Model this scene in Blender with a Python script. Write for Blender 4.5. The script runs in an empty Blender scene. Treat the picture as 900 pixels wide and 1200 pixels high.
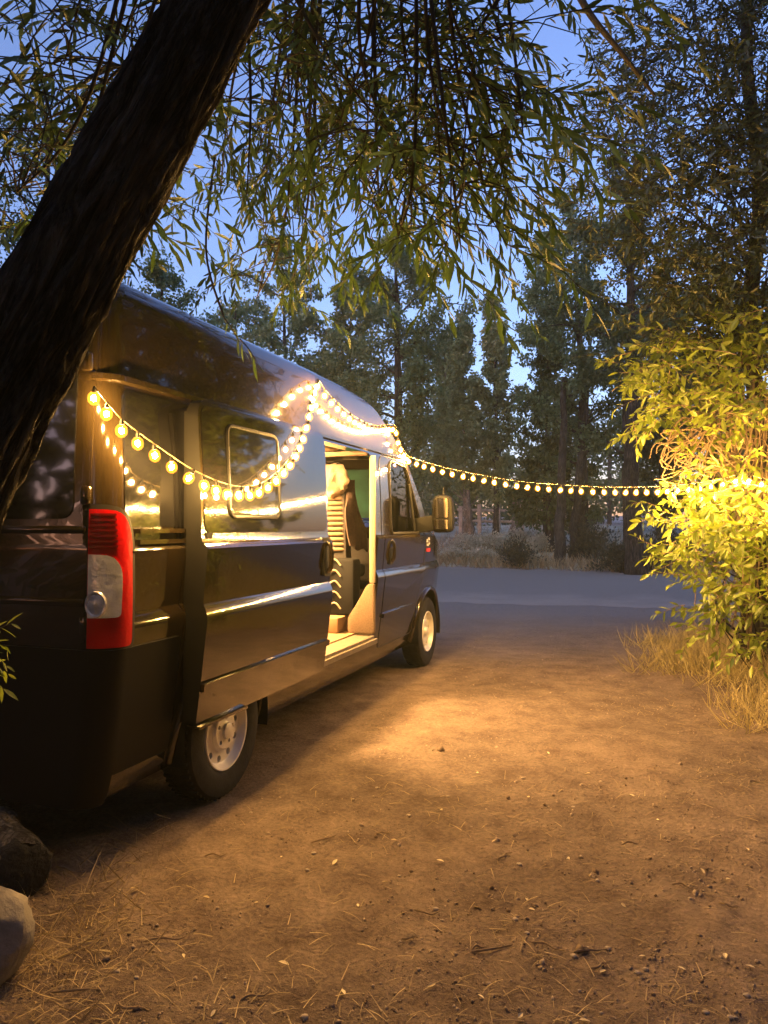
import bpy, bmesh, math, random
import numpy as np
from mathutils import Vector, Matrix, noise as mnoise

random.seed(7)
RNG = np.random.default_rng(7)
S = bpy.context.scene
COL = S.collection

# ------------------------------------------------------------------ camera
CAM = Vector((2.136, -3.565, 1.49))
YAW = math.radians(19.3)
PITCH = math.radians(1.06)
FPX = 862.0                                   # focal length for a 1200 px tall frame
FW = Vector((-math.sin(YAW), math.cos(YAW), 0))
RT = Vector((math.cos(YAW), math.sin(YAW), 0))
cd = bpy.data.cameras.new('camera')
cam = bpy.data.objects.new('camera', cd)
COL.objects.link(cam)
cam.location = CAM
cam.rotation_euler = (math.radians(90) + PITCH, 0, YAW)
cd.sensor_fit = 'VERTICAL'
cd.sensor_height = 36.0
cd.lens = 36.0 * FPX / 1200.0
cd.clip_start = 0.05
cd.clip_end = 2000
S.camera = cam

# ------------------------------------------------------------------ sky
SUN_EL = 5.0
w = bpy.data.worlds.new('World')
S.world = w
w.use_nodes = True
nt = w.node_tree
nt.nodes.clear()
sky = nt.nodes.new('ShaderNodeTexSky')
sky.sky_type = 'NISHITA'
sky.sun_disc = False
sky.sun_elevation = math.radians(SUN_EL)
sky.sun_rotation = math.radians(200)
sky.ozone_density = 4.0
sky.air_density = 1.0
sky.dust_density = 1.0
bg = nt.nodes.new('ShaderNodeBackground')
bg.inputs['Strength'].default_value = 0.15
wo = nt.nodes.new('ShaderNodeOutputWorld')
tint = nt.nodes.new('ShaderNodeMix')          # white balance of the dusk
tint.data_type = 'RGBA'
tint.blend_type = 'MULTIPLY'
tint.inputs[0].default_value = 1.0
tint.inputs[7].default_value = (1.9, 1.02, 1.0, 1)
nt.links.new(sky.outputs[0], tint.inputs[6])
nt.links.new(tint.outputs[2], bg.inputs[0])
nt.links.new(bg.outputs[0], wo.inputs[0])
# the last afterglow of the western sky, behind the camera
sd = bpy.data.lights.new('sun', 'SUN')
sd.energy = 0.15
sd.angle = math.radians(30)
sd.color = (1.0, 0.93, 0.85)
sun = bpy.data.objects.new('sun', sd)
COL.objects.link(sun)
sun.rotation_euler = (math.radians(52), 0, math.radians(19.3 - 20))

# ------------------------------------------------------------------ exposure
S.view_settings.view_transform = 'Standard'
S.view_settings.look = 'None'
S.view_settings.gamma = 1.0
S.view_settings.use_curve_mapping = False
S.view_settings.exposure = 2.0
S.render.engine = 'CYCLES'
S.cycles.use_denoising = True
S.cycles.max_bounces = 6
S.cycles.diffuse_bounces = 3
S.cycles.glossy_bounces = 3
S.cycles.adaptive_threshold = 0.03
S.cycles.transparent_max_bounces = 16
S.cycles.use_light_tree = True
S.cycles.sample_clamp_indirect = 6.0
BULB = 760.0                                   # radiance of a glowing bulb core

# ================================================================== helpers
def P(px, py, d):
    """point at depth d (m) that lies in the direction of a 900x1200 photo pixel"""
    q = CAM + FW * d + RT * ((px - 450) / FPX * d)
    q.z = CAM.z + (616 - py) / FPX * d
    return q

def onx(px, py, x):
    dr = FW + RT * ((px - 450) / FPX)
    t = (x - CAM.x) / dr.x
    q = CAM + dr * t
    q.z = CAM.z + (616 - py) / FPX * t
    return q

def rd(v):
    """depth and sideways offset of a world point seen from the camera spot"""
    dx, dy = v[0] - CAM.x, v[1] - CAM.y
    return FW.x * dx + FW.y * dy, RT.x * dx + RT.y * dy

def tag(o, label=None, cat=None, group=None, kind=None):
    if label: o['label'] = label
    if cat: o['category'] = cat
    if group: o['group'] = group
    if kind: o['kind'] = kind
    return o

def empty(name, loc=(0, 0, 0), rz=0.0):
    o = bpy.data.objects.new(name, None)
    o.empty_display_size = 0.1
    COL.objects.link(o)
    o.location = loc
    o.rotation_euler = (0, 0, rz)
    return o

def wmat(o):
    m = Matrix.LocRotScale(o.location, o.rotation_euler, o.scale)
    return wmat(o.parent) @ o.matrix_parent_inverse @ m if o.parent else m

def link(name, me, mats=None, parent=None, world=False):
    o = bpy.data.objects.new(name, me)
    COL.objects.link(o)
    if mats is not None and len(me.materials) == 0:
        for m in (mats if isinstance(mats, (list, tuple)) else [mats]):
            me.materials.append(m)
    if parent is not None:
        o.parent = parent
        if world:                              # geometry given in world space
            pm = wmat(parent)
            o.matrix_parent_inverse = pm.inverted()
    return o

def smooth(me, ang=35):
    me.polygons.foreach_set('use_smooth', [True] * len(me.polygons))
    try:
        me.set_sharp_from_angle(angle=math.radians(ang))
    except Exception:
        pass

class MB:
    def __init__(s):
        s.v = []; s.f = []; s.m = []
    def quadgrid(s, rows, close_u=False, mi=0):
        """rows: list of lists of points, all the same length"""
        b = len(s.v); n = len(rows[0])
        for r in rows: s.v.extend(tuple(p) for p in r)
        for i in range(len(rows) - 1):
            for j in range(n if close_u else n - 1):
                k = (j + 1) % n
                s.f.append((b + i*n + j, b + i*n + k, b + (i+1)*n + k, b + (i+1)*n + j)); s.m.append(mi)
        return b
    def tube(s, pts, rad, sides=8, mi=0, caps=True):
        pts = [Vector(p) for p in pts]
        if not isinstance(rad, (list, tuple)): rad = [rad] * len(pts)
        rows = []; up = None
        for i, p in enumerate(pts):
            t = (pts[min(i+1, len(pts)-1)] - pts[max(i-1, 0)])
            t = t.normalized() if t.length > 1e-9 else Vector((0, 0, 1))
            if up is None:
                up = Vector((0, 0, 1)) if abs(t.z) < .9 else Vector((1, 0, 0))
            a = t.cross(up)
            a = a.normalized() if a.length > 1e-6 else t.orthogonal().normalized()
            b = a.cross(t).normalized(); up = b
            rows.append([p + (a*math.cos(2*math.pi*k/sides) + b*math.sin(2*math.pi*k/sides)) * rad[i] for k in range(sides)])
        b0 = s.quadgrid(rows, True, mi)
        if caps:
            s.f.append(tuple(b0 + k for k in range(sides))[::-1]); s.m.append(mi)
            e = b0 + (len(rows)-1)*sides
            s.f.append(tuple(e + k for k in range(sides))); s.m.append(mi)
    def box(s, x0, x1, y0, y1, z0, z1, mi=0):
        b = len(s.v)
        s.v += [(x0,y0,z0),(x1,y0,z0),(x1,y1,z0),(x0,y1,z0),(x0,y0,z1),(x1,y0,z1),(x1,y1,z1),(x0,y1,z1)]
        for f in ((0,3,2,1),(4,5,6,7),(0,1,5,4),(1,2,6,5),(2,3,7,6),(3,0,4,7)):
            s.f.append(tuple(b+i for i in f)); s.m.append(mi)
    def lathe_x(s, prof, cx, cy, cz, n=40, mi=0):
        """prof: (x, r) list spun about an axis along x"""
        rows = [[(cx + x, cy + r*math.cos(2*math.pi*k/n), cz + r*math.sin(2*math.pi*k/n)) for k in range(n)] for x, r in prof]
        s.quadgrid(rows, True, mi)
    def prism(s, poly, ax, a0, a1, mi=0):
        """poly: 2D points; extruded along axis ax ('x': poly=(y,z), 'y': (x,z), 'z': (x,y))"""
        b = len(s.v); n = len(poly)
        for a in (a0, a1):
            for p, q in poly:
                s.v.append({'x': (a, p, q), 'y': (p, a, q), 'z': (p, q, a)}[ax])
        s.f.append(tuple(b + i for i in range(n))); s.m.append(mi)
        s.f.append(tuple(b + n + i for i in range(n))[::-1]); s.m.append(mi)
        for i in range(n):
            j = (i + 1) % n
            s.f.append((b+j, b+i, b+n+i, b+n+j)); s.m.append(mi)
    def mesh(s, name='m', sm=None, fix=True):
        me = bpy.data.meshes.new(name)
        me.from_pydata([tuple(v) for v in s.v], [], s.f)
        if any(s.m):
            me.polygons.foreach_set('material_index', s.m)
        if fix:
            bm = bmesh.new(); bm.from_mesh(me)
            bmesh.ops.recalc_face_normals(bm, faces=bm.faces)
            bm.to_mesh(me); bm.free()
        if sm: smooth(me, sm)
        me.update()
        return me
    def build(s, name, mats, parent=None, sm=None, world=True):
        return link(name, s.mesh(name, sm), mats, parent, world)

def bevelled(me, width, seg=2, ang=30):
    bm = bmesh.new(); bm.from_mesh(me)
    ed = [e for e in bm.edges if len(e.link_faces) == 2 and e.calc_face_angle(0) > math.radians(ang)]
    bmesh.ops.bevel(bm, geom=ed, offset=width, segments=seg, profile=.5, affect='EDGES', clamp_overlap=True)
    bm.to_mesh(me); bm.free(); smooth(me, 40)
    return me

def boolean(me, cuts, op='DIFFERENCE'):
    """exact boolean of a mesh with a list of meshes, result as a new mesh"""
    o = bpy.data.objects.new('tmp', me); COL.objects.link(o); tmp = [o]
    for c in cuts:
        k = bpy.data.objects.new('tmpc', c); COL.objects.link(k); tmp.append(k)
        md = o.modifiers.new('b', 'BOOLEAN'); md.operation = op; md.object = k; md.solver = 'EXACT'
    dg = bpy.context.evaluated_depsgraph_get(); dg.update()
    r = bpy.data.meshes.new_from_object(o.evaluated_get(dg))
    r.materials.clear()
    for t in tmp: bpy.data.objects.remove(t)
    return r

def catmull(pts, n=8):
    pts = [Vector(p) for p in pts]; out = []
    for i in range(len(pts) - 1):
        p0 = pts[max(i-1, 0)]; p1 = pts[i]; p2 = pts[i+1]; p3 = pts[min(i+2, len(pts)-1)]
        for k in range(n):
            t = k / n
            out.append(.5*((2*p1) + (p2-p0)*t + (2*p0-5*p1+4*p2-p3)*t*t + (3*p1-p0-3*p2+p3)*t**3))
    out.append(pts[-1]); return out

def rpoly(poly, r, n=4):
    """round the corners of a 2D polygon"""
    out = []; N = len(poly)
    for i in range(N):
        p = Vector(poly[i]); a = Vector(poly[i-1]); b = Vector(poly[(i+1) % N])
        rr = r[i] if isinstance(r, (list, tuple)) else r
        ra = min(rr, (a-p).length*.45); rb = min(rr, (b-p).length*.45)
        s_ = p + (a-p).normalized()*ra; e_ = p + (b-p).normalized()*rb
        for k in range(n + 1):
            t = k/n
            out.append(tuple((1-t)**2*s_ + 2*t*(1-t)*p + t*t*e_))
    return out

# ================================================================== materials
def newmat(name):
    m = bpy.data.materials.new(name); m.use_nodes = True
    m.node_tree.nodes.clear()
    return m, m.node_tree.nodes, m.node_tree.links

def out(m, sh):
    o = m.node_tree.nodes.new('ShaderNodeOutputMaterial')
    m.node_tree.links.new(sh, o.inputs['Surface'])
    return o

def principled(name, col, rough=.5, metal=0, coat=0, spec=.5, noise=0, nscale=8, bump=0, bscale=40, coatr=.03, col2=None, ior=1.5):
    m, N, L = newmat(name)
    p = N.new('ShaderNodeBsdfPrincipled')
    p.inputs['Base Color'].default_value = (*col, 1)
    p.inputs['Roughness'].default_value = rough
    p.inputs['Metallic'].default_value = metal
    p.inputs['IOR'].default_value = ior
    p.inputs['Coat Weight'].default_value = coat
    p.inputs['Coat Roughness'].default_value = coatr
    p.inputs['Specular IOR Level'].default_value = spec
    if noise or bump:
        tc = N.new('ShaderNodeTexCoord')
    if noise:
        n1 = N.new('ShaderNodeTexNoise'); n1.inputs['Scale'].default_value = nscale; n1.inputs['Detail'].default_value = 6
        L.new(tc.outputs['Object'], n1.inputs['Vector'])
        cr = N.new('ShaderNodeValToRGB')
        c2 = col2 or tuple(c*(1-noise) for c in col)
        cr.color_ramp.elements[0].position = .32; cr.color_ramp.elements[0].color = (*c2, 1)
        cr.color_ramp.elements[1].position = .68; cr.color_ramp.elements[1].color = (*col, 1)
        L.new(n1.outputs['Fac'], cr.inputs[0]); L.new(cr.outputs[0], p.inputs['Base Color'])
    if bump:
        n2 = N.new('ShaderNodeTexNoise'); n2.inputs['Scale'].default_value = bscale; n2.inputs['Detail'].default_value = 8
        L.new(tc.outputs['Object'], n2.inputs['Vector'])
        b = N.new('ShaderNodeBump'); b.inputs['Strength'].default_value = bump; b.inputs['Distance'].default_value = .02
        L.new(n2.outputs['Fac'], b.inputs['Height']); L.new(b.outputs[0], p.inputs['Normal'])
    out(m, p.outputs[0])
    return m

def leafmat(name, c0, c1, trans=.45, gloss=.06):
    m, N, L = newmat(name)
    g = N.new('ShaderNodeNewGeometry'); oi = N.new('ShaderNodeObjectInfo')
    ad = N.new('ShaderNodeMath'); ad.operation = 'ADD'
    L.new(g.outputs['Random Per Island'], ad.inputs[0]); L.new(oi.outputs['Random'], ad.inputs[1])
    fr = N.new('ShaderNodeMath'); fr.operation = 'FRACT'; L.new(ad.outputs[0], fr.inputs[0])
    cr = N.new('ShaderNodeValToRGB')
    cr.color_ramp.elements[0].color = (*c0, 1); cr.color_ramp.elements[1].color = (*c1, 1)
    L.new(fr.outputs[0], cr.inputs[0])
    d = N.new('ShaderNodeBsdfDiffuse'); t = N.new('ShaderNodeBsdfTranslucent')
    L.new(cr.outputs[0], d.inputs[0]); L.new(cr.outputs[0], t.inputs[0])
    mx = N.new('ShaderNodeMixShader'); mx.inputs[0].default_value = trans
    L.new(d.outputs[0], mx.inputs[1]); L.new(t.outputs[0], mx.inputs[2])
    gl = N.new('ShaderNodeBsdfGlossy'); gl.inputs['Roughness'].default_value = .45; gl.inputs[0].default_value = (.8, .8, .8, 1)
    m2 = N.new('ShaderNodeMixShader'); m2.inputs[0].default_value = gloss
    L.new(mx.outputs[0], m2.inputs[1]); L.new(gl.outputs[0], m2.inputs[2])
    out(m, m2.outputs[0])
    return m

def glassmat(name, tint, base=.04, rough=.01):
    m, N, L = newmat(name)
    tr = N.new('ShaderNodeBsdfTransparent'); tr.inputs[0].default_value = (*tint, 1)
    gl = N.new('ShaderNodeBsdfGlossy'); gl.inputs['Roughness'].default_value = rough
    fr = N.new('ShaderNodeFresnel'); fr.inputs[0].default_value = 1.5
    mx = N.new('ShaderNodeMixShader')
    L.new(fr.outputs[0], mx.inputs[0]); L.new(tr.outputs[0], mx.inputs[1]); L.new(gl.outputs[0], mx.inputs[2])
    out(m, mx.outputs[0])
    return m

def barkmat(name, c0, c1, scale=6, bump=.9, axis=None, ang=0.0):
    """fissured bark, the fissures running along the trunk"""
    m, N, L = newmat(name)
    tc = N.new('ShaderNodeTexCoord'); src = tc.outputs['Object']
    if axis is not None:
        vr = N.new('ShaderNodeVectorRotate'); vr.rotation_type = 'AXIS_ANGLE'
        vr.inputs['Axis'].default_value = axis; vr.inputs['Angle'].default_value = ang
        L.new(src, vr.inputs['Vector']); src = vr.outputs[0]
    mp = N.new('ShaderNodeMapping'); mp.inputs['Scale'].default_value = (1, 1, .16)
    L.new(src, mp.inputs['Vector'])
    def nz(sc, det, dist, vec):
        n = N.new('ShaderNodeTexNoise'); n.inputs['Scale'].default_value = sc; n.inputs['Detail'].default_value = det
        n.inputs['Roughness'].default_value = .62; n.inputs['Distortion'].default_value = dist; L.new(vec, n.inputs['Vector']); return n
    n1 = nz(scale*3.2, 6, .9, mp.outputs[0]); n2 = nz(scale*.8, 5, 0, src); n3 = nz(scale*9, 5, .4, mp.outputs[0])
    # ridged: 1 - |2n - 1|
    a1 = N.new('ShaderNodeMath'); a1.operation = 'MULTIPLY_ADD'; a1.inputs[1].default_value = 2; a1.inputs[2].default_value = -1; L.new(n1.outputs['Fac'], a1.inputs[0])
    a2 = N.new('ShaderNodeMath'); a2.operation = 'ABSOLUTE'; L.new(a1.outputs[0], a2.inputs[0])
    a3 = N.new('ShaderNodeMath'); a3.operation = 'MULTIPLY_ADD'; a3.inputs[1].default_value = .45; L.new(n3.outputs['Fac'], a3.inputs[0]); L.new(a2.outputs[0], a3.inputs[2])
    cr = N.new('ShaderNodeValToRGB')
    cr.color_ramp.elements[0].position = .22; cr.color_ramp.elements[0].color = (*c0, 1)
    cr.color_ramp.elements[1].position = .72; cr.color_ramp.elements[1].color = (*c1, 1)
    a4 = N.new('ShaderNodeMath'); a4.operation = 'MULTIPLY_ADD'; a4.inputs[1].default_value = .5; a4.inputs[2].default_value = -.22; L.new(n2.outputs['Fac'], a4.inputs[0])
    a5 = N.new('ShaderNodeMath'); a5.operation = 'ADD'; L.new(a3.outputs[0], a5.inputs[0]); L.new(a4.outputs[0], a5.inputs[1])
    L.new(a5.outputs[0], cr.inputs[0])
    p = N.new('ShaderNodeBsdfPrincipled'); p.inputs['Roughness'].default_value = .92; p.inputs['Specular IOR Level'].default_value = .2
    L.new(cr.outputs[0], p.inputs['Base Color'])
    b = N.new('ShaderNodeBump'); b.inputs['Strength'].default_value = bump; b.inputs['Distance'].default_value = .06
    L.new(a3.outputs[0], b.inputs['Height']); L.new(b.outputs[0], p.inputs['Normal'])
    out(m, p.outputs[0])
    return m

def dirtmat():
    m, N, L = newmat('dirt')
    g = N.new('ShaderNodeNewGeometry')
    def nz(scale, det=8, rough=.6, stretch=None):
        n = N.new('ShaderNodeTexNoise'); n.inputs['Scale'].default_value = scale
        n.inputs['Detail'].default_value = det; n.inputs['Roughness'].default_value = rough
        src = g.outputs['Position']
        if stretch:
            mp = N.new('ShaderNodeMapping'); mp.inputs['Scale'].default_value = stretch
            mp.inputs['Rotation'].default_value = (0, 0, -YAW)
            L.new(src, mp.inputs['Vector']); src = mp.outputs[0]
        L.new(src, n.inputs['Vector']); return n
    big = nz(.55, 5); mid = nz(4.0, 8, .65); fine = nz(45, 6, .7); grit = nz(160, 3, .7)
    def ramp(a, b, ca, cb):
        r = N.new('ShaderNodeValToRGB'); r.color_ramp.elements[0].position = a; r.color_ramp.elements[1].position = b
        r.color_ramp.elements[0].color = (*ca, 1); r.color_ramp.elements[1].color = (*cb, 1); return r
    r1 = ramp(.3, .7, (.15, .112, .092), (.31, .248, .205)); L.new(mid.outputs['Fac'], r1.inputs[0])
    r2 = ramp(.35, .7, (.62, .60, .58), (1.1, 1.06, 1.0)); L.new(big.outputs['Fac'], r2.inputs[0])
    r3 = ramp(.35, .7, (.66, .66, .66), (1.22, 1.2, 1.15)); L.new(fine.outputs['Fac'], r3.inputs[0])
    def mul(a, b):
        x = N.new('ShaderNodeMix'); x.data_type = 'RGBA'; x.blend_type = 'MULTIPLY'; x.inputs[0].default_value = 1
        L.new(a, x.inputs[6]); L.new(b, x.inputs[7]); return x.outputs[2]
    c = mul(mul(r1.outputs[0], r2.outputs[0]), r3.outputs[0])
    # the shoulder of the road is grey gravel
    dp = N.new('ShaderNodeVectorMath'); dp.operation = 'DOT_PRODUCT'; dp.inputs[1].default_value = tuple(FW); L.new(g.outputs['Position'], dp.inputs[0])
    ma = N.new('ShaderNodeMath'); ma.operation = 'MULTIPLY_ADD'; ma.inputs[1].default_value = 2.5; L.new(big.outputs['Fac'], ma.inputs[0]); L.new(dp.outputs['Value'], ma.inputs[2])
    mr = N.new('ShaderNodeMapRange'); f0 = CAM.x*FW.x + CAM.y*FW.y; mr.inputs['From Min'].default_value = f0 + 7.6 + 1.2; mr.inputs['From Max'].default_value = f0 + 12.5 + 1.2
    L.new(ma.outputs[0], mr.inputs['Value'])
    gv = ramp(.35, .7, (.20, .18, .165), (.44, .40, .37)); L.new(fine.outputs['Fac'], gv.inputs[0])
    gm = N.new('ShaderNodeMix'); gm.data_type = 'RGBA'; L.new(mr.outputs[0], gm.inputs[0]); L.new(c, gm.inputs[6]); L.new(gv.outputs[0], gm.inputs[7]); c = gm.outputs[2]
    p = N.new('ShaderNodeBsdfPrincipled'); p.inputs['Roughness'].default_value = .95; p.inputs['Specular IOR Level'].default_value = .15
    L.new(c, p.inputs['Base Color'])
    # height: crumbs and grit
    a1 = N.new('ShaderNodeMath'); a1.operation = 'MULTIPLY_ADD'; a1.inputs[1].default_value = .35
    L.new(grit.outputs['Fac'], a1.inputs[0]); L.new(fine.outputs['Fac'], a1.inputs[2])
    a2 = N.new('ShaderNodeMath'); a2.operation = 'MULTIPLY_ADD'; a2.inputs[1].default_value = 1.5
    L.new(mid.outputs['Fac'], a2.inputs[0]); L.new(a1.outputs[0], a2.inputs[2])
    b = N.new('ShaderNodeBump'); b.inputs['Strength'].default_value = 1.0; b.inputs['Distance'].default_value = .028
    L.new(a2.outputs[0], b.inputs['Height']); L.new(b.outputs[0], p.inputs['Normal'])
    out(m, p.outputs[0]); return m

M = {}
M['paint'] = principled('black_paint', (.015, .0105, .005), .11, 0, .6, .5, coatr=.010, ior=1.6)
M['glossblack'] = principled('gloss_black_glass', (.006, .006, .007), .06, 0, .6, .6)
M['plastic'] = principled('black_plastic', (.005, .005, .005), .6, 0, 0, .2, bump=.1, bscale=300)
M['rubber'] = principled('tyre_rubber', (.022, .021, .02), .8, 0, 0, .25, noise=.4, nscale=20, bump=.15, bscale=90)
M['steel'] = principled('wheel_silver', (.78, .75, .70), .42, .25, 0, .5, noise=.15, nscale=10)
M['dark'] = principled('dark_void', (.008, .008, .008), .8, 0, 0, .2)
M['seal'] = principled('rubber_seal', (.014, .013, .012), .6, 0, 0, .3)
M['chrome'] = principled('mirror_glass', (.75, .76, .78), .04, 1)
M['red'] = principled('red_lens', (.42, .001, .004), .3, 0, .15, .25, bump=.12, bscale=60)
M['redrib'] = principled('dark_red_rib', (.10, .001, .002), .3, 0, .2, .3)
M['clear'] = principled('clear_lens', (.86, .86, .88), .12, .45, .8, .6, noise=.35, nscale=14, bump=.15, bscale=45)
M['wood'] = principled('warm_plywood', (.27, .17, .09), .5, noise=.25, nscale=6)
M['cream'] = principled('cream_trim', (.30, .24, .165), .6, noise=.08, nscale=10)
M['carpet'] = principled('brown_carpet', (.20, .135, .08), .95, noise=.4, nscale=80, bump=.4, bscale=200)
M['sill'] = principled('worn_aluminium_sill', (.24, .20, .15), .45, .5, noise=.3, nscale=20)
M['seatrib'] = principled('ribbed_tan_cloth', (.15, .10, .055), .9, noise=.2, nscale=60)
M['seatdark'] = principled('dark_seat_cloth', (.035, .03, .026), .9, noise=.3, nscale=60)
M['fleece'] = principled('cream_fleece', (.36, .28, .19), .98, noise=.15, nscale=50, bump=.6, bscale=90)
M['cloth'] = principled('dark_jacket', (.05, .028, .018), .9, noise=.4, nscale=40, bump=.3, bscale=60)
M['glass'] = glassmat('window_glass', (.80, .86, .80))
M['glassdark'] = glassmat('tinted_window_glass', (.34, .36, .33))
M['white'] = principled('white_emblem', (.75, .73, .68), .5)
M['redbadge'] = principled('red_badge', (.55, .03, .02), .4)
M['dirt'] = dirtmat()
def asphaltmat():
    m, N, L = newmat('asphalt')
    at = N.new('ShaderNodeAttribute'); at.attribute_name = 'dust'; g = N.new('ShaderNodeNewGeometry')
    n1 = N.new('ShaderNodeTexNoise'); n1.inputs['Scale'].default_value = 1.1; n1.inputs['Detail'].default_value = 9; L.new(g.outputs['Position'], n1.inputs['Vector'])
    n2 = N.new('ShaderNodeTexNoise'); n2.inputs['Scale'].default_value = 40; n2.inputs['Detail'].default_value = 4; L.new(g.outputs['Position'], n2.inputs['Vector'])
    v = N.new('ShaderNodeTexVoronoi'); v.feature = 'DISTANCE_TO_EDGE'; v.inputs['Scale'].default_value = .45; L.new(n1.outputs['Color'], v.inputs['Vector'])
    cr = N.new('ShaderNodeValToRGB'); cr.color_ramp.elements[0].color = (.20, .180, .160, 1); cr.color_ramp.elements[1].color = (.33, .295, .262, 1)
    cr.color_ramp.elements[0].position = .3; cr.color_ramp.elements[1].position = .7; L.new(n2.outputs['Fac'], cr.inputs[0])
    ad = N.new('ShaderNodeMath'); ad.operation = 'ADD'; L.new(at.outputs['Fac'], ad.inputs[0]); L.new(n1.outputs['Fac'], ad.inputs[1])
    mr = N.new('ShaderNodeMapRange'); mr.inputs['From Min'].default_value = .75; mr.inputs['From Max'].default_value = 1.25; L.new(ad.outputs[0], mr.inputs['Value'])
    mx = N.new('ShaderNodeMix'); mx.data_type = 'RGBA'; L.new(mr.outputs[0], mx.inputs[0]); L.new(cr.outputs[0], mx.inputs[6]); mx.inputs[7].default_value = (.36, .31, .27, 1)
    p = N.new('ShaderNodeBsdfPrincipled'); p.inputs['Roughness'].default_value = .9; p.inputs['Specular IOR Level'].default_value = .2; L.new(mx.outputs[2], p.inputs['Base Color'])
    b = N.new('ShaderNodeBump'); b.inputs['Strength'].default_value = .5; b.inputs['Distance'].default_value = .01; L.new(n2.outputs['Fac'], b.inputs['Height']); L.new(b.outputs[0], p.inputs['Normal'])
    out(m, p.outputs[0]); return m
M['asphalt'] = asphaltmat()
M['bank'] = principled('dry_bank', (.55, .52, .38), .95, noise=.45, nscale=.8, bump=.8, bscale=9, spec=.1)
M['bark_dark'] = barkmat('dark_bark', (.014, .012, .010), (.115, .098, .080), 5)
M['bark_willow'] = barkmat('willow_bark', (.007, .006, .005), (.15, .135, .115), 5, 1.0, tuple(FW), math.radians(-26))
M['bark_mid'] = barkmat('grey_brown_bark', (.03, .025, .02), (.13, .115, .095), 4)
M['bark_pale'] = barkmat('pale_bark', (.10, .09, .075), (.34, .31, .26), 4, .5)
M['twig'] = principled('dry_twig', (.24, .17, .10), .9, noise=.3, nscale=30)
M['branch'] = principled('dark_branch', (.035, .028, .02), .9, noise=.3, nscale=20)
M['leaf_willow'] = leafmat('willow_leaf', (.022, .052, .012), (.088, .145, .032), .45)
M['leaf_lit'] = leafmat('bulb_lit_leaf', (.13, .185, .015), (.29, .35, .04), .42, .05)  # lit copy of the right tree's leaf, bulb glow put into the colour
M['leaf_right'] = leafmat('dark_crown_leaf', (.026, .042, .014), (.085, .110, .032), .45)  # darker copy of that leaf for the unlit upper crown
M['leaf_far'] = leafmat('far_leaf_green', (.095, .16, .065), (.21, .29, .125), .4, .03)
M['leaf_pop'] = leafmat('far_leaf_poplar', (.14, .19, .08), (.28, .35, .16), .4, .03)
M['leaf_deep'] = leafmat('far_leaf_deep', (.045, .075, .028), (.12, .165, .06), .4, .03)
M['straw'] = leafmat('dry_straw', (.20, .145, .075), (.46, .36, .20), .25, .03)
M['grass'] = leafmat('dry_green_grass', (.28, .23, .09), (.58, .48, .22), .3, .03)
M['sage'] = leafmat('sage_leaf', (.38, .38, .28), (.60, .57, .44), .25, .03)
M['shrub_dark'] = leafmat('dark_shrub_leaf', (.04, .045, .028), (.11, .105, .06), .3, .03)
M['fallen'] = leafmat('fallen_leaf', (.42, .33, .18), (.72, .62, .40), .15, .03)
M['rock'] = principled('grey_rock', (.27, .245, .21), .9, noise=.5, nscale=7, bump=.7, bscale=18)
M['stone'] = principled('pebble', (.42, .35, .27), .9, noise=.4, nscale=20)
M['crumb'] = leafmat('earth_crumb', (.13, .095, .07), (.36, .29, .22), 0, 0)
M['logwood'] = barkmat('weathered_log', (.05, .042, .034), (.30, .27, .23), 5, .8)
M['char'] = principled('charred_wood', (.010, .009, .008), .9, noise=.3, nscale=30, bump=1, bscale=40)
M['fence'] = principled('weathered_fence', (.42, .38, .31), .9, noise=.4, nscale=6)
M['cord'] = principled('cord', (.10, .075, .03), .6)

def bulbmats():
    m, N, L = newmat('bulb_core')
    e = N.new('ShaderNodeEmission'); e.inputs[0].default_value = (1.0, .53, .135, 1); e.inputs[1].default_value = BULB
    out(m, e.outputs[0])
    m2, N, L = newmat('bulb_globe')
    t = N.new('ShaderNodeBsdfTransparent')
    e = N.new('ShaderNodeEmission'); e.inputs[0].default_value = (1.0, .31, .018, 1); e.inputs[1].default_value = .34
    ad = N.new('ShaderNodeAddShader'); L.new(t.outputs[0], ad.inputs[0]); L.new(e.outputs[0], ad.inputs[1])
    out(m2, ad.outputs[0])
    try: m2.cycles.emission_sampling = 'NONE'
    except Exception: pass
    return m, m2
M['core'], M['globe'] = bulbmats()

# ================================================================== the setting
def fbm(x, y, s, o=4):
    return mnoise.fractal(Vector((x*s, y*s, 3.1)), 1.0, 2.0, o)

# road, given by two edges in (sideways, depth) seen from the camera spot
def road_near(r): return 15.0 - .24*r
def road_far(r): return 28.6 - .60*r if r > -20 else 40.6

def ground_h(x, y):
    dx, dy = x - CAM.x, y - CAM.y
    d = FW.x*dx + FW.y*dy; r = RT.x*dx + RT.y*dy
    h = 0.0
    near = max(0.0, 1 - math.hypot(dx, dy)/14.0)
    if near > 0:
        h += near*(.026*fbm(x, y, .9) + .022*fbm(x+9, y, 3.6) + .014*fbm(x, y+5, 10.0, 5))
    if -2.2 < x < .35 and -.8 < y < 4.9: h *= .35
    f = road_far(r)
    if d > f and r > -40:
        k = min(1.0, (d - f)/14.0)
        h += 1.25*k*k*(3-2*k) + .10*fbm(x, y, .25)*min(1, (d-f)/3) + max(0, d-f-14)*.012
    n = road_near(r)
    if d < f + .3: h -= .05*min(1, max(0, (d - n + 2.0)/1.2))
    # the planted margin on the right
    if r > 2.2 and 3.5 < d < 11:
        e = r - (2.55 + .10*abs(d - 7.0))
        if e > 0: h += .10*min(1, e/1.2)
    return h

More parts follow.
